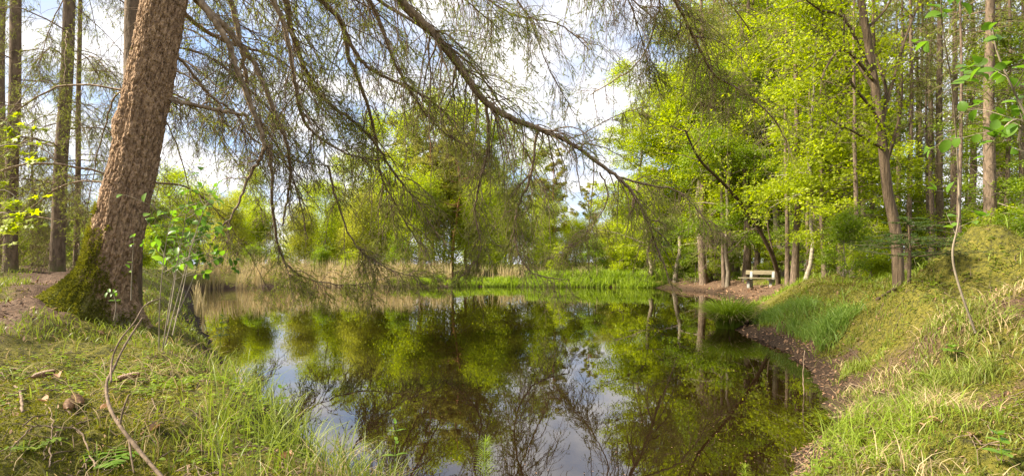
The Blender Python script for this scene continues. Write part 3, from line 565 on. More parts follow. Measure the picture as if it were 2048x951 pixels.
limbs = [  # pixel path with depth, r0, r1, nsec, seclen
 ([(395, 0, 6.4), (455, 60, 6.7), (510, 130, 7), (545, 215, 7.2), (575, 290, 7.5), (578, 370, 7.8), (565, 450, 8)], .062, .014, 26, 1.0),
 ([(402, 5, 6.2), (450, 75, 6.3), (485, 170, 6.5), (522, 262, 6.7), (528, 300, 6.8), (500, 350, 7), (470, 420, 7.1), (425, 480, 7.2)], .052, .010, 26, .9),
 ([(455, -5, 6.8), (480, 80, 7), (492, 150, 7.2), (512, 230, 7.6), (560, 300, 8), (600, 400, 8.5), (615, 480, 8.8)], .045, .010, 26, 1.1),
 ([(542, -5, 7), (582, 115, 7.3), (602, 225, 7.6), (632, 270, 7.8), (702, 310, 8.1), (760, 318, 8.4)], .046, .010, 30, 1.3),
 ([(560, -20, 7.4), (582, 60, 7.6), (622, 165, 8), (662, 210, 8.2), (737, 270, 8.6), (792, 350, 9), (830, 400, 9.3), (880, 480, 9.6)], .058, .010, 38, 1.3),
 ([(620, -20, 7.5), (682, 45, 7.9), (697, 110, 8.1), (732, 200, 8.4), (752, 280, 8.8), (762, 350, 9), (792, 410, 9.3), (850, 510, 9.8)], .062, .010, 40, 1.4),
 ([(675, 35, 8), (722, 120, 8.3), (772, 155, 8.6), (852, 195, 9), (900, 240, 9.4), (950, 320, 9.8), (965, 400, 10)], .04, .008, 30, 1.2),
 ([(735, -10, 8), (792, 130, 8.4), (832, 200, 8.7), (862, 240, 9), (912, 280, 9.3), (970, 292, 9.6)], .042, .009, 30, 1.4),
 ([(800, 0, 8), (870, 70, 8.2), (930, 150, 8.4), (975, 208, 8.5), (1024, 237, 8.7), (1080, 258, 8.9), (1130, 280, 9), (1190, 320, 9.2), (1250, 368, 9.4), (1290, 430, 9.6), (1322, 520, 9.8)], .10, .018, 60, 1.3),
 ([(1235, 355, 9.4), (1290, 368, 9.6), (1360, 385, 9.9), (1410, 440, 10.2), (1430, 470, 10.4)], .03, .008, 22, .9),
 ([(972, 208, 8.5), (976, 290, 8.7), (956, 380, 8.9), (950, 430, 9), (962, 500, 9.2), (928, 550, 9.3)], .036, .009, 26, .8),
 ([(1075, 258, 8.9), (1062, 350, 9.1), (1034, 420, 9.3), (1032, 490, 9.5), (1065, 545, 9.7), (1140, 560, 10)], .032, .008, 28, .8),
 ([(1345, -10, 9.5), (1385, 70, 9.8), (1430, 150, 10.2), (1480, 180, 10.6), (1545, 235, 11), (1580, 300, 11.3)], .05, .010, 40, 1.2),
 ([(1300, -60, 9.5), (1310, 40, 9.8), (1280, 120, 10), (1230, 160, 10.2), (1180, 190, 10.4)], .03, .008, 26, 1.1),
 ([(352, 203, 6.2), (400, 212, 6.4), (450, 222, 6.6), (495, 231, 6.8)], .035, .018, 6, .5),
 ([(370, 128, 6.5), (420, 190, 6.8), (470, 225, 7.1), (510, 282, 7.4), (600, 322, 7.8), (665, 333, 8)], .024, .007, 26, 1.0),
 ([(540, 290, 7.2), (552, 470, 7.8), (575, 530, 8.2), (625, 560, 8.6), (720, 568, 9), (820, 540, 9.4)], .026, .006, 30, .55),
 ([(655, 330, 8), (680, 420, 8.3), (720, 500, 8.6), (800, 545, 9), (870, 555, 9.3)], .022, .006, 28, .6),
 ([(1130, 278, 9.1), (1165, 268, 9.2), (1230, 232, 9.4), (1285, 214, 9.6)], .018, .005, 8, .5),
 ([(1024, -20, 9), (1060, 40, 9.2), (1100, 140, 9.4), (1150, 230, 9.6)], .03, .006, 30, 1.2),
 ([(880, -60, 8.6), (960, -10, 9), (1030, 30, 9.4), (1120, 50, 9.8), (1180, 100, 10)], .035, .008, 44, 1.5),
 ([(1000, -200, 9), (1120, -90, 9.5), (1240, -20, 10), (1330, 60, 10.5)], .045, .01, 44, 1.6),
 ([(1150, -280, 9), (1300, -150, 10), (1420, -40, 11), (1500, 60, 12)], .05, .01, 50, 1.8),
 ([(640, -160, 7.5), (760, -70, 8), (900, -20, 8.5), (1000, 60, 9)], .04, .008, 44, 1.6),
 ([(430, -60, 6.8), (560, -40, 7.5), (690, -10, 8), (800, 60, 8.8)], .035, .008, 44, 1.5),
 ([(1200, 345, 9.3), (1215, 400, 9.5), (1170, 470, 9.8), (1120, 520, 10)], .02, .006, 24, .8),
 ([(1250, -120, 9), (1330, -20, 9.6), (1395, 60, 10), (1435, 170, 10.4)], .035, .008, 44, 1.2),
 ([(1160, -140, 9), (1235, -50, 9.4), (1275, 50, 9.7), (1300, 150, 10)], .03, .007, 40, 1.2),
 ([(380, 40, 7), (470, 90, 8), (560, 120, 9), (640, 200, 10), (700, 300, 11)], .04, .008, 40, 1.4),
 ([(700, -50, 9), (850, 60, 11), (960, 150, 12.5), (1040, 280, 14), (1100, 400, 15)], .05, .01, 50, 1.8),
]
for ctrl, r0, r1, ns, sl in limbs:
    ctrl = [(a_, b_, c_ if c_ < 7.4 else 7.4 + (c_ - 7.4) * 2.0) for a_, b_, c_ in ctrl]; ks = ctrl[-1][2] / 8.5
    W = np.array([at(*q) for q in ctrl])
    if ctrl[0][1] < 20:     # extend back to the trunk above the frame
        d = W[0] - W[1]; hx = W[0][0] - trunk_axis(W[0][2])[0]; slope = np.clip(d[2] / max(abs(d[0]), .2), .3, 1.4)
        zt = W[0][2] + min(hx, 8) * slope * .75 + .15; tx, ty = trunk_axis(zt)
        midp = (W[0] + np.array([tx, ty, zt])) / 2 + np.array([0, 0, .12 * hx])
        W = np.vstack([[tx, ty, zt], midp, W]) if hx > .8 else np.vstack([[tx, ty, zt], W])
    elif ctrl[0][0] < 390:
        tx, ty = trunk_axis(W[0][2] + .05); W = np.vstack([[tx + .1, ty, W[0][2] + .05], W])
    left_ = ctrl[-1][0] < 720; nd = .22 if left_ else .42
    if ctrl[-1][1] > 430: nd = .34 if left_ else .5
    spruce_limb(big, W, r0, r1 * max(ks, 1), int(ns * (1.15 if left_ else 1.5)), sl * max(ks, .9), 8 if left_ else 11, .28 * max(ks, 1), nd, t0=.12, nl=.028 * max(ks, 1), nw=.0065 * max(ks, 1))

# ------------------------------------------------------------------ other spruces of the left bank
def spruce(px_base, py_base, px_top, Y, w0, w1, label, nlimb, ztop=13, lz=(2.2, 9), llen=2.4, seed=1, needle=.35, mossy=0, dirs=None, nsec=16, nl=.035, nw=.008):
    global R; R = np.random.default_rng(seed)
    b = at(px_base, py_base, Y); tpx = at(px_top, 0, Y); sl = (tpx[0] - b[0]) / (tpx[2] - b[2]); z0 = min(b[2], zg(b[0], Y)) - .1
    e = empty('spruce_tree', (b[0], Y, z0), label, 'tree', 'spruces on the left bank')
    z = np.linspace(z0, ztop, 60); r = np.interp(z, [z0, z0 + .25, z0 + .8, tpx[2], ztop], [w0 * 1.35, w0 * 1.1, w0, w1, w1 * .5])
    P = np.c_[b[0] + (z - b[2]) * sl + np.sin(z * 1.3 + seed) * w0 * .12, Y + 0 * z, z]
    mb = MB(); mb.tubes(P[None], r[None], 20)
    v = np.concatenate(mb.v); v[:, :2] += (fbm(v[:, 2] * 9, np.arctan2(v[:, 1] - Y, v[:, 0] - b[0]) * 3, 3, seed)[:, None] - .45) * .05 * w0 * np.sign(v[:, :2] - P[:, :2].repeat(20, 0))
    mb.v = [v.astype(np.float32)]
    mb.build('trunk', M_bark, e, attrs={'moss': np.clip((z0 + .75 - v[:, 2]) * 1.2, -.3, .6) * (1 if mossy else .8)})
    for i in range(nlimb):
        zz = R.uniform(*lz); az = R.uniform(0, 2 * math.pi) if dirs is None else R.choice(dirs) + R.normal() * .4
        o = np.array([np.interp(zz, z, P[:, 0]), Y, zz]); dv = np.array([math.cos(az), math.sin(az), 0]); L_ = llen * R.uniform(.6, 1.2)
        ctrl = [o, o + dv * L_ * .35 + np.array([0, 0, .05]), o + dv * L_ * .7 + np.array([0, 0, -.25 * L_]), o + dv * L_ + np.array([0, 0, -.62 * L_])]
        spruce_limb(e, ctrl, .012 + w0 * .05, .005, int(nsec * 1.4), .9, 8, .3, needle * 1.5, t0=.15, nl=nl, nw=nw, nneed=14)
    return e
spruce(112, 541, 140, 13, .15, .122, 'straight grey brown spruce trunk standing alone left of the big leaning spruce', 26, 14, (2.5, 9.5), 3.0, 31)
spruce(20, 532, 33, 12.5, .135, .108, 'straight spruce trunk near the left edge with moss at its foot', 14, 14, (2.5, 9), 2.6, 32)
spruce(2, 528, 2, 16, .13, .09, 'spruce trunk cut by the left edge of the picture behind the mossy footed one', 6, 14, (3, 9), 2.2, 33)
spruce(153, 541, 160, 15, .075, .05, 'thin young spruce just right of the straight grey brown trunk', 18, 11, (2, 8), 2.6, 34)
spruce(262, 470, 272, 8.2, .17, .13, 'spruce trunk half hidden behind the upper part of the big leaning spruce', 20, 14, (2.4, 7.5), 3.4, 35, dirs=[0, .6, 2.6, 3.4, 1.4], nsec=20)
spruce(66, 538, 62, 17, .035, .02, 'pole thin spruce sapling between the two leftmost mossy trunks and the straight one', 12, 6, (1.8, 5), 1.5, 36)
R = np.random.default_rng(5)

# ------------------------------------------------------------------ leaning furrowed tree on the right
lt = at(1792, 480, 9); lean = empty('leaning_tree', (lt[0], 9, zg(lt[0], 9) - .1), 'dark furrowed tree leaning left beyond the mossy mound on the right', 'tree')
P = crom([(lt[0] + .05, 9, lean.location.z), at(1792, 470, 9), at(1775, 380, 9), at(1762, 260, 9), at(1745, 140, 9), at(1722, 0, 9), at(1700, -120, 9), at(1690, -250, 9)], 8); t = np.linspace(0, 1, len(P))
mb = MB(); mb.tubes(P[None], (.092 - .05 * t)[None], 14)
nb = MB()
Lm = [[(1766, 270, 9), (1745, 220, 8.8), (1700, 160, 8.6), (1688, 90, 8.4), (1690, 30, 8.3)], [(1765, 250, 9), (1772, 180, 9.1), (1750, 100, 9.2), (1745, 0, 9.3), (1735, -90, 9.4)], [(1762, 245, 9), (1790, 150, 9), (1810, 80, 9), (1840, 0, 9), (1860, -60, 9)],
      [(1745, 150, 9), (1690, 40, 8.7), (1640, 20, 8.4), (1600, -10, 8.2)], [(1760, 200, 9), (1700, 110, 9.4), (1650, 110, 9.8), (1610, 140, 10)], [(1772, 330, 9), (1800, 230, 8.8), (1805, 150, 8.6)], [(1750, 165, 9), (1690, 100, 8.5), (1650, 140, 8.2), (1640, 190, 8)], [(1730, 60, 9), (1770, 20, 9), (1800, -40, 9)], [(1722, 0, 9), (1680, -30, 9), (1600, -60, 9)], [(1770, 300, 9), (1720, 270, 8.6), (1660, 240, 8.2)]]
for q in Lm:
    Wp = crom([at(*c_) for c_ in q], 6); tt = np.linspace(0, 1, len(Wp)); mb.tubes(Wp[None], (.032 - .024 * tt)[None], 6)
    ps, ts, _ = pick(Wp[None], 12, .2, 1); S = grow(ps, ts * .6 + lateral(ts) * .8 + np.array([0, 0, .2]), .6 * R.uniform(.4, 1.3, 12), 5, .02, .16); mb.tubes(S, np.linspace(.008, .003, 6)[None] * np.ones((12, 1)), 3)
    p3, t3, _ = pick(S, 10, .2, 1); cc = np.repeat(p3, 3, 0) + R.normal(size=(len(p3) * 3, 3)) * .07
    nb.leaves(cc, R.normal(size=cc.shape) + [0, 0, -.3], R.normal(size=cc.shape) * .5 + [0, 0, 1], .06 * R.uniform(.6, 1.3, len(cc)), .04)
mb.build('trunk', M_furrow, lean); nb.build('crown', M_lime, lean)

# slanting young tree over the bench corner with a bare leaning stem
def stemtree(name, pts, r0, r1, label, leafm, nleaf, ls, cat='tree', spread=.5, bark=None, group=None, nside=14, limb=.8):
    W = crom([at(*q) for q in pts], 8); W[0, 2] = zg(W[0, 0], W[0, 1]) - .05 if pts[0][1] > 480 else W[0, 2]
    e = empty(name, W[0], label, cat, group); t = np.linspace(0, 1, len(W)); mb = MB(); mb.tubes(W[None], (r0 + (r1 - r0) * t)[None], 7)
    ps, ts, _ = pick(W[None], nside, .25, 1); S = grow(ps, ts * .5 + lateral(ts) + [0, 0, .15], limb * R.uniform(.4, 1.2, nside), 6, .04, .14); mb.tubes(S, np.linspace(r1 * .8, r1 * .25, 7)[None] * np.ones((nside, 1)), 3)
    nb = MB(); p3, t3, _ = pick(S, nleaf, .15, 1); nb.leaves(p3 + R.normal(size=p3.shape) * .05, t3 + R.normal(size=p3.shape) * .8 + [0, 0, -.3], R.normal(size=p3.shape) * .5 + [0, 0, 1], ls * R.uniform(.6, 1.3, len(p3)), ls * .62)
    mb.build('trunk', bark or M_dtwig, e); nb.build('crown', leafm, e); return e
stemtree('leaning_tree', [(1556, 548, 22), (1540, 500, 21.5), (1500, 430, 21), (1450, 370, 20), (1400, 320, 19), (1370, 260, 18.5)], .10, .03, 'thin dark tree leaning far left over the pond from behind the bench', M_lime, 40, .11, nside=30, limb=1.8)
stemtree('leaning_tree', [(1560, 545, 24), (1545, 500, 24), (1535, 440, 24), (1540, 380, 24)], .05, .02, 'thin bare stem rising right behind the bench backrest', M_mid, 30, .1, nside=16, limb=1.2)

# ------------------------------------------------------------------ big-leaved saplings close by
def sapling(name, stems, label, leaf, nside=5, sidelen=.35, per=5, cat='sapling', r0=.006, wl=.62, mat=None, tip=True, parent_base=None, leafdir=(0, 0, .1)):
    W0 = at(*stems[0][0]); e = empty(name, W0, label, cat); mb = MB(); nb = MB()
    for st in stems:
        W = crom([at(*q) for q in st], 8); t = np.linspace(0, 1, len(W)); mb.tubes(W[None], (r0 * (1.15 - t * .8))[None], 5)
        ps, ts, _ = pick(W[None], nside, .35, 1); S = grow(ps, ts * .5 + lateral(ts) * .9 + [0, 0, .1], sidelen * R.uniform(.4, 1.2, nside), 5, .03, .1); mb.tubes(S, np.linspace(.0028, .0014, 6)[None] * np.ones((nside, 1)), 3)
        p3, t3, _ = pick(S, per, .2, 1); p4, t4, _ = pick(W[None], per * 2, .45, 1)
        p3 = np.vstack([p3, p4, W[-1:]]); t3 = np.vstack([t3, t4, t3[:1]])
        nb.bigleaves(p3, t3 * .3 + lateral(t3) + np.array(leafdir), R.normal(size=p3.shape) * .35 + [0, -.35, 1], leaf * R.uniform(.6, 1.15, len(p3)), leaf * wl * R.uniform(.85, 1.1, len(p3)))
    mb.build('stem', M_greybark, e); nb.build('leaves', mat or M_big, e, smooth=False); return e
sapling('alder_sapling', [[(325, 700, 4.6), (340, 600, 4.6), (365, 470, 4.6), (388, 330, 4.6)], [(330, 690, 4.7), (365, 560, 4.8), (400, 440, 4.9), (435, 370, 5)], [(318, 700, 4.5), (320, 600, 4.4), (330, 500, 4.4), (345, 420, 4.4)], [(345, 670, 4.8), (370, 560, 5.2), (385, 480, 5.3), (420, 430, 5.4)]],
        'leggy young alder with round bright leaves just right of the big leaning trunk', .08, 8, .5, 3, r0=.005)
sapling('alder_sapling', [[(335, 650, 5.6), (350, 560, 5.8), (360, 480, 6), (380, 440, 6.2)], [(350, 640, 5.8), (385, 560, 6), (400, 520, 6), (430, 500, 6.2)]], 'low leafy alder shoots at the water edge behind the leggy young alder', .085, 10, .5, 6)
sapling('elder_seedling', [[(262, 600, 5.2), (264, 540, 5.2), (268, 470, 5.2)], [(228, 640, 5.0), (232, 610, 5.0), (226, 585, 5.0)]], 'small sprig of pointed leaves growing in front of the big trunk', .06, 2, .1, 2, wl=.42)
sapling('hazel_sapling', [[(1951, 665, 4.6), (1918, 571, 4.6), (1905, 506, 4.6), (1918, 430, 4.55), (1914, 300, 4.5), (1905, 180, 4.2), (1886, 60, 3.9), (1880, -40, 3.7)]], 'thin crooked sapling with large round leaves rising in front of the mossy mound', .105, 14, .32, 3, r0=.009, wl=.78)
sapling('hazel_sapling', [[(2180, 760, 3.2), (2130, 400, 3.2), (2060, 250, 3.2), (2000, 120, 3.2), (1985, 60, 3.2)], [(2150, 520, 3.2), (2100, 330, 3.2), (2040, 240, 3.2), (1990, 275, 3.2)]], 'large leaved branch reaching in from the right edge of the picture', .08, 10, .26, 3, r0=.009, wl=.75)
# maple at the left edge
def palmate(nb, p, nn, size, mi=0):
    for i, (pp, nv, s_) in enumerate(zip(p, nn, size)):
        az0 = R.uniform(0, 6.28); u = nrm(np.cross(nv, [math.cos(az0), math.sin(az0), .1])); v = nrm(np.cross(nv, u))
        k = 11; A = np.linspace(-2.4, 2.4, k); rr = s_ * np.array([.5, .75, .42, .9, .5, 1, .5, .9, .42, .75, .5])
        ring = pp + np.cos(A)[:, None] * u * rr[:, None] + np.sin(A)[:, None] * v * rr[:, None] - nv * (rr[:, None] ** 2) * .6
        nb.add(np.vstack([pp, ring]), [[0, j, j + 1] for j in range(1, k)], mi)
mp = empty('maple_tree', at(-160, 700, 6.5), 'lime green maple branches with lobed leaves reaching in at the left edge', 'tree'); mb = MB(); nb = MB()
P = crom([at(-160, 720, 6.5), at(-150, 500, 6.5), at(-150, 250, 6.5), at(-130, 0, 6.5)], 8); mb.tubes(P[None], np.linspace(.06, .03, len(P))[None], 8)
for q in [[(-150, 420, 6.5), (-60, 330, 6.5), (10, 290, 6.5), (65, 300, 6.5)], [(-150, 480, 6.5), (-70, 420, 6.3), (0, 380, 6.2), (40, 400, 6.2)], [(-150, 350, 6.5), (-80, 250, 6.6), (0, 240, 6.8), (30, 260, 6.8)], [(-150, 500, 6.5), (-60, 450, 6), (5, 425, 5.8), (25, 440, 5.8)]]:
    W = crom([at(*c_) for c_ in q], 6); mb.tubes(W[None], np.linspace(.016, .004, len(W))[None], 5)
    ps, ts, _ = pick(W[None], 14, .3, 1); S = grow(ps, ts * .6 + lateral(ts) * .8, R.uniform(.15, .45, 14), 4, .03, .1); mb.tubes(S, np.full((14, 5), .0025), 3)
    p3, _, _ = pick(S, 5, .2, 1); palmate(nb, p3, nrm(R.normal(size=p3.shape) * .45 + [0, -.4, 1]), R.uniform(.045, .085, len(p3)))
mb.build('trunk', M_greybark, mp); nb.build('crown', M_lime, mp, smooth=False)

# ------------------------------------------------------------------ young fir on the right slope
fx, fy = X(1818, 6.2), 6.2; fz = zg(fx, fy); fir = empty('fir_sapling', (fx, fy, fz - .03), 'small dark young fir with flat tiers of boughs on the right slope', 'sapling')
mb = MB(); nb = MB(); hh = CH + (HY - 425) / F * fy - fz
mb.tubes(np.array([[[fx, fy, fz - .03], [fx + .01, fy, fz + hh * .5], [fx - .01, fy, fz + hh]]]), np.array([[.022, .015, .004]]), 6)
for i in range(34):
    tt = R.uniform(.35, .97); az = R.uniform(0, 6.28); ln = (1.12 - tt) * .95
    B = grow(np.array([[fx, fy, fz + hh * tt]]), np.array([[math.cos(az), math.sin(az), .12]]), ln, 6, .03, .05); mb.tubes(B, np.linspace(.006, .002, 7)[None], 3)
    s2, t2, q2 = pick(B, 16, .15, 1); S = grow(s2, t2 * .8 + lateral(t2) * [1, 1, .15], ln * .3 * R.uniform(.5, 1, 16), 3, .02, .04); mb.tubes(S, np.full((16, 4), .0016), 3)
    p3, t3, _ = pick(np.concatenate([S, B[:, 2:6]]), 34, 0, 1); nb.needles(p3, t3 * .5 + lateral(t3) * [1, 1, .4], .022, .004)
mb.build('trunk', M_dtwig, fir); nb.build('crown', M_dark, fir, smooth=False)

# ------------------------------------------------------------------ bench
bx, by = X(1520, 23.5), 23.5; bz = zg(bx, by)
wood = barkmat('weathered_planks', (.12, .1, .06), (.24, .2, .125), 8, 6, .3, .004); conc = barkmat('concrete', (.26, .26, .23), (.38, .38, .34), 20, 1, .3, .003)
bench = empty('park_bench', (bx, by, bz), 'weathered plank bench on grey concrete supports beside the pond', 'bench')
def boxm(mb, c_, s_, rot=0, tilt=0):
    import itertools
    bm = []
    for dx, dy, dz in itertools.product((-.5, .5), repeat=3):
        v = Vector((dx * s_[0], dy * s_[1], dz * s_[2])); 
        if tilt: v.rotate(Vector((1, 0, 0)).to_track_quat('X', 'Z')); y_, z_ = v.y * math.cos(tilt) - v.z * math.sin(tilt), v.y * math.sin(tilt) + v.z * math.cos(tilt); v = Vector((v.x, y_, z_))
        bm.append(v + Vector(c_))
    V = np.array([tuple(q) for q in bm]); ca, sa = math.cos(rot), math.sin(rot); V = np.c_[V[:, 0] * ca - V[:, 1] * sa, V[:, 0] * sa + V[:, 1] * ca, V[:, 2]] + np.array(bench.location)
    mb.add(V, [[0, 1, 3, 2], [4, 6, 7, 5], [0, 4, 5, 1], [2, 3, 7, 6], [0, 2, 6, 4], [1, 5, 7, 3]])
BR = math.radians(-50)
# local: x along the bench, -y is the front (seat side), bench turned so its left end comes forward
def bpart(name, mat_, boxes):
    mb = MB()
    for b_ in boxes: boxm(mb, b_[0], b_[1], BR, b_[2] if len(b_) > 2 else 0)
    o_ = mb.build(name, mat_, bench, smooth=False); md = o_.modifiers.new('b', 'BEVEL'); md.width = .008; md.segments = 2; return o_
bpart('backrest', wood, [((0, .26, .69), (1.55, .04, .2), -.14)])
bpart('seat', wood, [((0, y_, .44), (1.7, .13, .045)) for y_ in (-.3, -.155, -.01)])
for sx in (-.5, .5):
    bpart('leg', conc, [((sx, 0.08, .18), (.13, .34, .42)), ((sx, .235, .48), (.12, .09, .5), -.14), ((sx, -.12, .37), (.12, .42, .08), -.22)])

# ------------------------------------------------------------------ reeds, sedge and grass
R = np.random.default_rng(42)
def band(nn, x0, x1, off0, off1):          # points behind the far shoreline
    x = R.uniform(x0, x1, nn); y = np.interp(x, [-20, -15, -8, -1, 5, 9.5], [32, 35.6, 35, 36, 35.2, 34.2]) + R.uniform(off0, off1, nn); return x, y
mb = MB(); x, y = band(8500, -21, 6.5, -.5, 6); k = (fbm(x / 1.6, y / 2.5, 3, 2) > .38) & ((x < 1) | (R.uniform(size=len(x)) < .45)) & ((x < -7) | (sdist(x, y) > .9)); x, y = x[k], y[k]; hgt = R.uniform(.5, 1.75, len(x)) * np.interp(x, [-20, -8, 0, 4.5], [1.1, 1.1, .9, .7])
mb.blades(np.stack([x, y, np.maximum(height(x, y), -.05)], 1), hgt, R.uniform(0, 6.28, len(x)), R.uniform(.02, .35, len(x)), .035)
tag(mb.build('reeds', M_reed, smooth=False), 'tall dry beige reeds standing along the far bank', 'reeds', kind='stuff')
mb = MB(); n_ = 3500; u = R.uniform(0, 1, n_); sx_ = np.interp(u, [0, .3, .6, 1], [-8.8, -12.8, -17.3, -20.5]) ; sy_ = np.interp(u, [0, .3, .6, 1], [14, 20, 27, 32]); x = sx_ - R.exponential(.5, n_); y = sy_ + R.normal(0, .5, n_); k = (sdist(x, y) > -.3) & (x / y > -.62); x, y = x[k], y[k]
mb.blades(np.stack([x, y, np.maximum(height(x, y), 0)], 1), R.uniform(.4, 1.0, len(x)), R.uniform(0, 6.28, len(x)), R.uniform(.02, .3, len(x)), .035)
tag(mb.build('reeds', M_reed, smooth=False), 'pale dry reeds along the left shore of the pond', 'reeds', kind='stuff')
mb = MB(); x, y = band(16000, -13, 10.5, -.12, 1.5); k = (fbm(x * .9, y * .6, 3, 8) > .28 + np.clip(-x - 4, 0, 8) * .05); x, y = x[k], y[k]
mb.blades(xyz(x, y), R.uniform(.25, .62, len(x)) * (.6 + fbm(x * 1.2, y * .5, 2, 4)), R.uniform(0, 6.28, len(x)), R.uniform(.1, .8, len(x)), .04)
tag(mb.build('sedge', M_bgrass, smooth=False), 'bright green sedge fringe at the foot of the far bank', 'sedge', kind='stuff')
mb = MB(); x, y = band(16000, 1, 13, 1.0, 5); mb.blades(xyz(x, y), R.uniform(.4, .95, len(x)), R.uniform(0, 6.28, len(x)), R.uniform(.1, .6, len(x)), .045)
tag(mb.build('tall_grass', M_bgrass, smooth=False), 'soft fresh green grass meadow behind the far bank on the right', 'grass', kind='stuff')
# rush tussock in the water
def tussock(name, px, py, Y, n_, h, spread, label, mat_, wd, dry=0):
    x0, y0 = X(px, Y), Y; e = empty(name, (x0, y0, max(zg(x0, y0), 0) - .02), label, 'grass tuft'); mb = MB(); a = R.uniform(0, 6.28, n_); r = R.uniform(0, 1, n_) ** .6 * spread
    p_ = np.stack([x0 + r * np.cos(a), y0 + r * np.sin(a), np.full(n_, max(zg(x0, y0), 0) - .03)], 1)
    mb.blades(p_, h * R.uniform(.55, 1.1, n_), a + R.normal(0, .4, n_), np.clip(R.uniform(.05, .5, n_) + r / spread * .6, 0, 1.15), wd); mb.build('blades', mat_, e, smooth=False)
    if dry:
        mb = MB(); a = R.uniform(0, 6.28, dry); p_ = np.stack([x0 + .6 * spread * np.cos(a), y0 + .6 * spread * np.sin(a), np.full(dry, max(zg(x0, y0), 0) - .03)], 1); mb.blades(p_, h * R.uniform(.5, .9, dry), a, R.uniform(.8, 1.3, dry), wd); mb.build('dry_blades', M_dry, e, smooth=False)
    return e
tussock('rush_tussock', 1458, 655, 12.3, 1500, .95, .28, 'big green rush tussock standing in the shallow water below the bench', M_bgrass, .018, 200)
tussock('grass_tuft', 1880, 790, 3.9, 160, .34, .05, 'straw coloured dead grass tuft hanging on the right slope', M_dry, .006)
tussock('grass_tuft', 1790, 800, 4.4, 130, .26, .05, 'small green grass tuft on the muddy right bank beside fallen twigs', M_gdark, .006)
# near and middle grass of both banks
def grassfield(nn, rmin, rmax, amin, amax, hfun, mat_, name, label, wk=.0011, wmin=.0032, dens=None, bendr=(.2, 1.0), pw=1.0):
    x, y, r = scatter(int(nn * (1.35 if amax < -10 else 1)), rmin, rmax, amin, amax, pw); nn = len(x); d = sdist(x, y); k = (d > .02) & (soilmask(x, y, d) < R.uniform(.25, .7, nn))
    if dens is not None: k &= R.uniform(size=nn) < dens(x, y, d)
    x, y, r, d = x[k], y[k], r[k], d[k]; mb = MB()
    mb.blades(xyz(x, y), hfun(x, y, d) * R.uniform(.5, 1.25, len(x)), R.uniform(0, 6.28, len(x)), R.uniform(*bendr, len(x)), np.maximum(wmin, wk * r)); o_ = mb.build(name, mat_, smooth=False); return tag(o_, label, 'grass', kind='stuff')
nzl = lambda x, y, s, f=1.6: np.clip((fbm(x * f, y * f, 3, s) - .3) * 3, 0, 1)
grassfield(26000, 1.7, 9, -50, -12, lambda x, y, d: np.where(x / y > -.6, .36, .13) , M_grass, 'grass', 'long fine green grass on the left bank in the foreground',
           dens=lambda x, y, d: np.interp(x / y, [-.75, -.5], [.06, .75]) * nzl(x, y, 4) * (1 - np.exp(-(((x + 4.7) / .8) ** 2 + ((y - 5.3) / .8) ** 2))), wmin=.005, wk=.0014, pw=.9)
grassfield(8000, 1.7, 7, -50, -12, lambda x, y, d: np.where(d < 1.3, .26, .15), M_dry, 'dry_grass', 'dry straw blades mixed into the left bank grass',
           dens=lambda x, y, d: np.interp(x / y, [-.75, -.5], [.1, .6]) * nzl(x, y, 14), bendr=(.6, 1.4))
grassfield(30000, 6, 24, -50, -26, lambda x, y, d: .14, M_grass, 'grass', 'short sunlit grass on the left bank beyond the big spruce', dens=lambda x, y, d: .45 * nzl(x, y, 5))
grassfield(48000, 2.4, 13, 28, 50, lambda x, y, d: np.where(y < 4, .08, .12 + .13 * nzl(x, y, 31, 1.1)), M_grass, 'grass', 'tangled green grass on the slope of the right bank',
           wmin=.0045, wk=.0013, dens=lambda x, y, d: np.where(y < 4.0, .28, np.where(y < 7.5, .7, .4)) * nzl(x, y, 6) * np.where(((x - 6) / 1.7) ** 2 + ((y - 6.9) / 1.5) ** 2 < 1, .15, 1), pw=.9)
grassfield(16000, 3.3, 8, 30, 50, lambda x, y, d: .22, M_dry, 'dry_grass', 'hanging straw coloured grass on the slope of the right bank',
           dens=lambda x, y, d: np.where(y < 3.9, .12, .8) * np.clip(nzl(x, y, 33, 1.4) * 2 - 1.1, 0, 1) * np.where(((x - 6) / 1.7) ** 2 + ((y - 6.9) / 1.5) ** 2 < 1, .1, 1), bendr=(.7, 1.3), wmin=.005)
grassfield(9000, 2.2, 4.6, 14, 46, lambda x, y, d: np.clip((x - 1.1) * .25, .08, .27), M_bgrass, 'grass', 'lush arching green grass at the bottom right by the water',
           dens=lambda x, y, d: np.exp(-(((x - 2.25) / .5) ** 2 + ((y - 3.4) / .4) ** 2)) * 1.1, bendr=(.4, 1.3), wmin=.0045)
grassfield(1500, 2.9, 3.7, -22, 22, lambda x, y, d: .13, M_grass, 'grass', 'sparse green blades on the near bank at the bottom edge', dens=lambda x, y, d: .6 + 0 * x, bendr=(.3, 1.2))
grassfield(60000, 9, 40, 18, 50, lambda x, y, d: .22, M_bgrass, 'grass', 'fresh grass and herbs on the far slopes of the right bank', dens=lambda x, y, d: np.where(y > 16, .8, .3) * nzl(x, y, 7, .8))
# dense fine grass strip at the water's edge beside the rush tussock
n_ = 5500; y = R.uniform(7.9, 12.4, n_) ; x = np.interp(y, [7.9, 9.5, 12.4], [5.0, 5.55, 6.2]) + R.normal(0, .22, n_) ; k = (sdist(x, y) > .25) & (R.uniform(size=n_) < nzl(x, y, 51) + .35); x, y = x[k], y[k]; mb = MB(); mb.blades(xyz(x, y), R.uniform(.15, .4, len(x)), R.uniform(0, 6.28, len(x)), R.uniform(.3, 1.1, len(x)), .013)
tag(mb.build('grass', M_gdark, smooth=False), 'dense soft blue green grass strip beside the rush tussock', 'grass', kind='stuff')

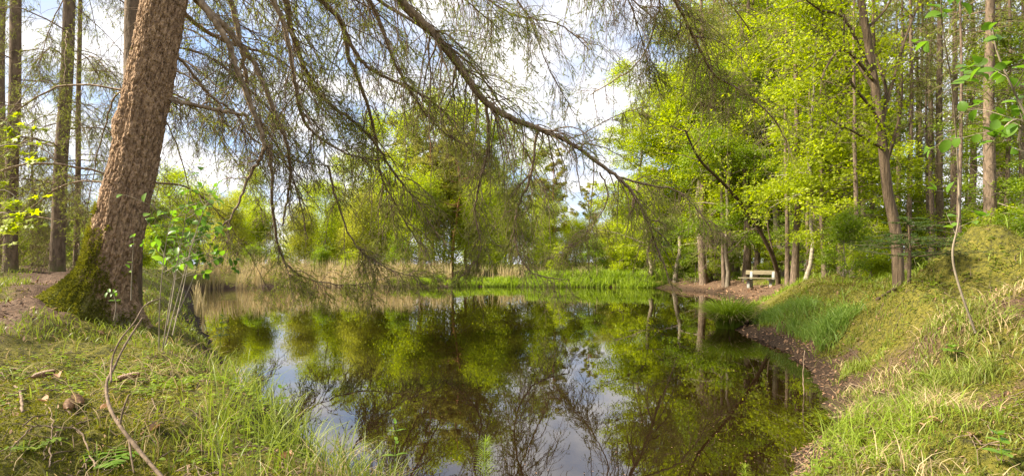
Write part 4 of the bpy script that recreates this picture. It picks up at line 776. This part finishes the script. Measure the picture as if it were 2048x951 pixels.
# moss: tiny leaflets over the cushions
def mossfield(nn, rmin, rmax, amin, amax, dens, size=.012, k_=.0022, lab='', mat_=None, name='moss'):
    x, y, r = scatter(nn, rmin, rmax, amin, amax); d = sdist(x, y); k = (d > .15) & (R.uniform(size=nn) < dens(x, y, d)); x, y, r = x[k], y[k], r[k]; mb = MB(); p_ = xyz(x, y); s_ = np.maximum(size, k_ * r) * R.uniform(.6, 1.5, len(x))
    p_[:, 2] += R.uniform(-.2, .8, len(x)) * s_; mb.leaves(p_, R.normal(size=p_.shape) + [0, 0, .9], R.normal(size=p_.shape), s_, s_ * .45); return tag(mb.build(name, mat_ or M_moss, smooth=False), lab, name, kind='stuff')
sm_ = lambda x, y, d: 1 - np.clip(soilmask(x, y, d) * 1.3, 0, 1)
mossfield(150000, 1.8, 12, -50, -20, lambda x, y, d: sm_(x, y, d) * np.where(d > .8, .9, .2) * (.4 + .6 * nzl(x, y, 12)), .014, .0026, 'yellow green moss carpet on the left bank')
mossfield(220000, 2.8, 16, 22, 50, lambda x, y, d: sm_(x, y, d) * (.35 + .65 * nzl(x, y, 13)), .014, .0026, 'yellow green moss carpet over the mound and right bank')
def herbs(nn, rmin, rmax, amin, amax, lab, sz):
    x, y, r = scatter(nn, rmin, rmax, amin, amax); d = sdist(x, y); k = (d > .15) & (R.uniform(size=nn) < nzl(x, y, 61, 1.5) ** 2 * sm_(x, y, d)); x, y = x[k], y[k]; mb = MB()
    for j in range(3):
        p_ = xyz(x, y); p_[:, 2] += R.uniform(.01, .06, len(x)); mb.bigleaves(p_, np.stack([np.cos(x * 99 + j * 2.1), np.sin(x * 99 + j * 2.1), 0 * x + .15], 1), R.normal(size=p_.shape) * .15 + [0, 0, 1], sz * R.uniform(.6, 1.3, len(x)), sz * .7)
    return tag(mb.build('ground_herbs', M_mid, smooth=False), lab, 'herbs', kind='stuff')
herbs(5000, 1.8, 7, -50, -14, 'small green herb leaves among the grass of the left bank', .028)
herbs(6000, 2.6, 9, 24, 50, 'small green herb leaves among the grass of the right bank', .03)
# floating scraps on the water near the banks
n_ = 9000; x, y, r_ = scatter(n_, 3, 34, -40, 36); d = sdist(x, y); k = (d < -.03) & (R.uniform(size=n_) < np.exp(d / .5) * .8 + .03); x, y, r_ = x[k], y[k], r_[k]; mb = MB(); p_ = np.stack([x, y, np.full(len(x), .004)], 1); s_ = np.maximum(.014, .0022 * r_) * R.uniform(.5, 1.6, len(x))
mb.leaves(p_, R.normal(size=p_.shape) * [1, 1, 0], np.tile([0, 0, 1.], (len(x), 1)) + R.normal(size=p_.shape) * .03, s_, s_ * R.uniform(.2, .6, len(x))); tag(mb.build('floating_scraps', M_litter, smooth=False), 'dead leaf scraps and needles floating on the pond', 'floating scraps', kind='stuff')
# litter
def litter(nn, rmin, rmax, amin, amax, lab, bias):
    x, y, r = scatter(nn, rmin, rmax, amin, amax); d = sdist(x, y); k = (d > -.1) & (R.uniform(size=nn) < bias + 1.5 * soilmask(x, y, d)); x, y, r = x[k], y[k], r[k]; mb = MB(); p_ = xyz(x, y); p_[:, 2] += .006; s_ = np.maximum(.018, .004 * r) * R.uniform(.5, 2.2, len(x))
    mb.leaves(p_, R.normal(size=p_.shape) * [1, 1, .45], R.normal(size=p_.shape) * .25 + [0, 0, 1], s_, s_ * R.uniform(.12, .5, len(x))); return tag(mb.build('leaf_litter', M_litter, smooth=False), lab, 'leaf litter', kind='stuff')
litter(16000, 1.8, 14, -50, -16, 'brown needles and leaf scraps on the left bank', .3)
litter(42000, 2.6, 16, 16, 50, 'brown leaf scraps and twigs on the muddy right bank', .25)
litter(9000, 14, 34, 16, 36, 'brown leaf litter on the soil around the bench', .05)

def sticks(nn, rmin, rmax, amin, amax, lab):
    x, y, r = scatter(nn, rmin, rmax, amin, amax); d = sdist(x, y); k = d > .02; x, y = x[k], y[k]; n = len(x); a = R.uniform(0, 6.28, n); L_ = R.uniform(.04, .2, n); P = np.zeros((n, 4, 3))
    for j in range(4):
        P[:, j, 0] = x + np.cos(a) * L_ * j / 3; P[:, j, 1] = y + np.sin(a) * L_ * j / 3; a = a + R.normal(0, .25, n); P[:, j, 2] = height(P[:, j, 0], P[:, j, 1]) + .012 + .01 * (j % 2)
    mb = MB(); mb.tubes(P, np.linspace(.0028, .0015, 4)[None] * R.uniform(.6, 1.6, n)[:, None], 5); tag(mb.build('fallen_twigs', M_twig), lab, 'twigs', kind='stuff')
sticks(700, 1.9, 7, -50, -18, 'small fallen twigs scattered over the left bank')
sticks(900, 2.8, 9, 20, 50, 'small fallen twigs scattered over the right bank')
# moss cushions hugging the foot of the big trunk
sel = np.argwhere(BM + (fbm(BV[..., 0] * 9 + BV[..., 1] * 7, BV[..., 2] * 8, 3, 5) - .45) * 1.6 + R.uniform(-.3, .3, BM.shape) > .4); sel = sel[R.integers(0, len(sel), 45000)]; pp = BV[sel[:, 0], sel[:, 1]]; ax_, ay_ = trunk_axis(pp[:, 2]); on = nrm(np.c_[pp[:, 0] - ax_, pp[:, 1] - ay_, 0 * ax_ + .3]); pp = pp + on * R.uniform(0, .02, len(pp))[:, None]
mb = MB(); mb.leaves(pp, on + R.normal(size=pp.shape) * .8, R.normal(size=pp.shape), .022 * R.uniform(.6, 1.5, len(pp)), .010)
tag(mb.build('moss', M_moss, btr, smooth=False), None, None, kind='stuff')

# ------------------------------------------------------------------ small foreground things
def cone_mesh(Ln=.12, r0=.019):
    mb = MB(); k = 26; rows = 22; t = np.linspace(0, 1, rows); prof = r0 * np.sin(np.clip(t * .93 + .06, 0, 1) * math.pi) ** .5
    core = np.c_[t * Ln, 0 * t, 0 * t]; mb.tubes(core[None], (prof * .7)[None], 8)
    pts = []; 
    for i in range(150):
        tt = .03 + .95 * i / 150; a = i * 2.399; r = np.interp(tt, t, prof); pts.append((tt * Ln, r * .62 * math.cos(a), r * .62 * math.sin(a), a, r))
    pts = np.array(pts); rad_ = np.stack([0 * pts[:, 3], np.cos(pts[:, 3]), np.sin(pts[:, 3])], 1)
    mb.bigleaves(pts[:, :3], rad_ * .9 + np.array([1, 0, 0]), rad_, .02, .015, fold=-.2, droop=.0)
    return mb
cm = cone_mesh().build('spruce_cone', leafmat('cone_scale', [(.09, .045, .02), (.19, .1, .045), (.33, .18, .085)], 0, .6, .3), smooth=False)
cones = [(62, 762, 70, 1.0, 'single upright leaning spruce cone lying apart in the moss at far left'), (136, 826, 128, 1.0, 'left one of the two spruce cones lying side by side on the moss'), (162, 816, 142, 1.05, 'right one of the two spruce cones lying side by side on the moss'), (228, 768, 60, 1.1, 'reddish spruce cone half hidden behind the crooked dead branch'), (207, 672, 150, 1.1, 'spruce cone lying at the mossy foot of the big trunk')]
def ground_hit(px, py):
    d = np.array([(px - 1024) / F, 1, (HY - py) / F]); Y = np.linspace(1.2, 40, 4000); x = d[0] * Y; z = CH + d[2] * Y; h_ = np.maximum(height(x, Y), 0); i = np.argmax(z < h_); return float(x[i]), float(Y[i]), float(h_[i])
for i, (px, py, ang_, s_, lab) in enumerate(cones):
    o_ = cm if i == 0 else cm.copy(); 
    if i: COL.objects.link(o_)
    x, y, z = ground_hit(px, py); o_.location = (x, y, z + .024); o_.rotation_euler = (R.uniform(0, 6), -.1, math.radians(ang_)); o_.scale = (s_,) * 3; tag(o_, lab, 'cone', 'spruce cones in the moss')
def stick(pts, r0, r1, label, mat_=None, name='dead_branch', side=0, ht=.01):
    W = []
    for q in pts:
        if len(q) == 3: W.append(at(*q))
        else: x, y, z = ground_hit(*q); W.append((x, y, z + ht))
    W = crom(W, 8); W = W + R.normal(size=W.shape) * .003; mb = MB(); mb.tubes(W[None], np.linspace(r0, r1, len(W))[None] * (1 + .12 * R.normal(size=(1, len(W)))), 7, cap=True)
    if side: ps, ts, _ = pick(W[None], side, .3, 1); S = grow(ps, ts + lateral(ts) * .8, R.uniform(.05, .16, side), 4, 0, .15); mb.tubes(S, np.linspace(r1, r1 * .4, 5)[None] * np.ones((side, 1)), 4)
    return tag(mb.build(name, mat_ or M_twig), label, 'branch')
# the crooked branch with its fork
W = crom([at(330, 960, 2.2), at(262, 880, 2.3), at(222, 820, 2.4), at(213, 768, 2.5), at(228, 735, 2.6), at(250, 690, 2.7), at(285, 635, 2.8)], 8); mb = MB(); mb.tubes(W[None], np.linspace(.009, .0045, len(W))[None] * (1 + .1 * R.normal(size=(1, len(W)))), 8, cap=True)
for q in [[(222, 764, 2.5), (224, 720, 2.6), (240, 680, 2.65), (268, 645, 2.7), (290, 610, 2.8), (322, 596, 2.9)], [(240, 850, 2.35), (246, 820, 2.35), (258, 788, 2.35)], [(258, 878, 2.3), (262, 910, 2.25), (268, 945, 2.2)]]:
    V_ = crom([at(*c_) for c_ in q], 6); mb.tubes(V_[None], np.linspace(.005, .003, len(V_))[None], 6, cap=True)
tag(mb.build('dead_branch', M_twig), 'crooked forked dead branch standing up out of the foreground grass on the left', 'branch')
stick([(192, 951), (160, 880), (120, 868), (60, 875), (10, 935)], .004, .0025, 'bent thin dead branch arching over the moss in the bottom left corner', side=5, ht=.03)
stick([(100, 951), (102, 900), (104, 860), (99, 826)], .0035, .002, 'thin upright pale twig left of the paired spruce cones', ht=.03)
stick([(45, 830), (40, 790), (30, 775)], .007, .005, 'short thick grey stick lying at the left edge of the moss', ht=.015)
stick([(210, 840), (160, 855), (110, 880), (85, 930)], .004, .0025, 'dead twig lying just below the paired spruce cones', side=4, ht=.02)
stick([(20, 740), (60, 748), (95, 735)], .004, .003, 'small brown twig lying above the lone cone at the left', ht=.015)
stick([(1700, 770), (1760, 790), (1830, 800), (1850, 830)], .007, .003, 'thin brown twig lying across the muddy right bank', side=5, ht=.02)
stick([(1660, 840), (1720, 830), (1780, 815)], .009, .005, 'dead brown stick lying at the water edge on the right', side=4, ht=.02)
stick([(1700, 700), (1730, 735), (1742, 765)], .014, .010, 'short dark log piece lying in the mud on the right shore', M_dtwig, 'log_piece', ht=.02)
stick([(1755, 602), (1775, 590), (1790, 582)], .03, .02, 'dark mossy log piece lying on the right slope', M_dtwig, 'log_piece', ht=.03)
stick([(1608, 790, 5.9), (1606, 740, 6), (1610, 700, 6.1)], .007, .005, 'thin dead stem standing in the brown water at the right', ht=0)
# fallen leaves
lf = MB(); lf.bigleaves(np.array([[0, 0, 0.]]), np.array([[1., 0, 0]]), np.array([[0, 0, 1.]]), .055, .04, fold=.6, droop=-.2); lfo = lf.build('dead_leaf', M_deadleaf, smooth=False)
DL = [(1850, 860, 'curled orange brown leaf on the right bank nearest the bottom grass'), (1880, 848, 'crumpled brown leaf just right of the lush bottom grass'), (1738, 863, 'pale dead leaf at the edge of the dark mud'), (1700, 740, 'pale dead leaf on the mud above the brown water'), (1822, 768, 'brown dead leaf below the straw grass tuft'), (1940, 880, 'brown dead leaf in the short grass at the bottom right'),
      (118, 762, 'grey brown dead leaf beside the thin upright twig'), (80, 808, 'pale curled dead leaf above the paired cones'), (300, 872, 'orange dead leaf in the grass right of the crooked branch'), (200, 826, 'tan dead leaf right of the paired spruce cones'), (560, 925, 'rust brown leaf in the grass close to the left water edge'), (1560, 700, 'orange leaf at the muddy shore below the grass strip')]
for i, (px, py, lab) in enumerate(DL):
    o_ = lfo if i == 0 else lfo.copy()
    if i: COL.objects.link(o_)
    x, y, z = ground_hit(px, py); o_.location = (x, y, z + .02); o_.rotation_euler = (R.uniform(-.4, .4), R.uniform(-.4, .4), R.uniform(0, 6.28)); s_ = R.uniform(.8, 1.3); o_.scale = (s_,) * 3; tag(o_, lab, 'dead leaf', 'fallen leaves')
# herbs
def pinnate(name, px, py, n_fr, ln, label, cat, mat_, pairs=9, wid=.3, droop=.15, lift=.03, az0=None, zz=None):
    x, y, z = ground_hit(px, py); e = empty(name, (x, y, z), label, cat); mb = MB(); nb = MB()
    for j in range(n_fr):
        az = (j * 2.4 + R.uniform(0, 1)) if az0 is None else az0 + (j - n_fr / 2) * .8
        B = grow(np.array([[x, y, z]]), np.array([[math.cos(az), math.sin(az), 1.1]]), ln * R.uniform(.75, 1.1), 8, droop, .02); mb.tubes(B, np.linspace(.002, .0008, 9)[None], 4)
        t_ = np.linspace(.2, .98, pairs); f_ = t_ * 8; i_ = np.minimum(f_.astype(int), 7); fr = (f_ - i_)[:, None]; ps = B[0][i_] * (1 - fr) + B[0][i_ + 1] * fr; tn = nrm(B[0][i_ + 1] - B[0][i_]); sd_ = nrm(np.cross(tn, [0, 0, 1]))
        ll = ln * wid * np.sin(np.linspace(.35, 1, pairs) * math.pi * .95) ** .8 + .006
        for sg in (-1, 1): nb.bigleaves(ps, sd_ * sg + tn * .4, np.tile([0, 0, 1.], (pairs, 1)), ll, ll * .36, fold=.05, droop=.15)
    mb.build('stem', M_mid, e); nb.build('leaves', mat_, e, smooth=False)
pinnate('fern', 1868, 762, 3, .26, 'small bright green fern on the right slope above the straw tuft', 'fern', M_bgrass, 14, .2)
pinnate('rowan_seedling', 210, 940, 4, .16, 'rowan seedling with blue green toothed leaflets at the bottom left', 'seedling', M_big, 6, .34)
pinnate('bilberry_plant', 68, 905, 5, .12, 'small round leaved green herb by the bent dead branch', 'plant', M_mid, 5, .3)
pinnate('strawberry_plant', 285, 790, 4, .1, 'low green herb in the grass right of the crooked branch', 'plant', M_mid, 4, .4)
def upright(name, pts, nw_, lf_, label, per=2, mat_=None, wl=.4, up=.35, cat='plant', r=.003):
    W = crom([at(*q) for q in pts], 8); e = empty(name, W[0], label, cat); mb = MB(); mb.tubes(W[None], np.linspace(r, r * .5, len(W))[None], 6); nb = MB()
    for j, t_ in enumerate(np.linspace(.25, 1, nw_)):
        i_ = min(int(t_ * (len(W) - 1)), len(W) - 2); a = np.arange(per) * 2 * math.pi / per + j * 1.57 * (per == 2) + .3
        ps = np.tile(W[i_] * .5 + W[i_ + 1] * .5, (per, 1)); nb.bigleaves(ps, np.stack([np.cos(a), np.sin(a), np.full(per, up + .5 * (t_ > .9))], 1), np.tile([0, 0, 1.], (per, 1)) + R.normal(size=(per, 3)) * .1, lf_ * (1.25 - .6 * t_), lf_ * wl * (1.25 - .6 * t_), fold=.1)
    mb.build('stem', M_mid, e); nb.build('leaves', mat_ or M_big, e, smooth=False)
upright('loosestrife_plant', [(789, 960, 3.3), (790, 900, 3.3), (794, 870, 3.3), (790, 845, 3.3)], 4, .075, 'upright plant with paired leaves standing in front of the dark water', wl=.35)
upright('horsetail', [(972, 1000, 3.2), (971, 940, 3.2), (970, 905, 3.2), (972, 880, 3.2)], 16, .085, 'feathery green horsetail at the bottom centre of the picture', 9, M_bgrass, .05, .6, r=.0025)
upright('horsetail', [(1492, 1000, 3.1), (1491, 960, 3.1), (1489, 932, 3.1)], 9, .06, 'small horsetail tip at the bottom edge in front of the dark water', 9, M_bgrass, .05, .6, r=.0025)
upright('water_plantain', [(560, 840, 4.7), (558, 810, 4.7), (562, 775, 4.7)], 3, .10, 'bright leafed plant rising from the left water edge', wl=.5, per=3)
upright('loosestrife_plant', [(440, 690, 6.3), (443, 655, 6.3), (446, 632, 6.3)], 5, .09, 'leafy shoot at the left water edge behind the tall grass', per=3)
upright('oak_seedling', [(1902, 705, 4.6), (1904, 694, 4.6)], 2, .09, 'small leafy seedling on the upper right slope above the fern', per=4, wl=.55)
upright('oak_seedling', [(2003, 925, 2.7), (2002, 890, 2.7), (1998, 868, 2.7)], 3, .07, 'broad leafed seedling in the bottom right corner', per=3, wl=.62)
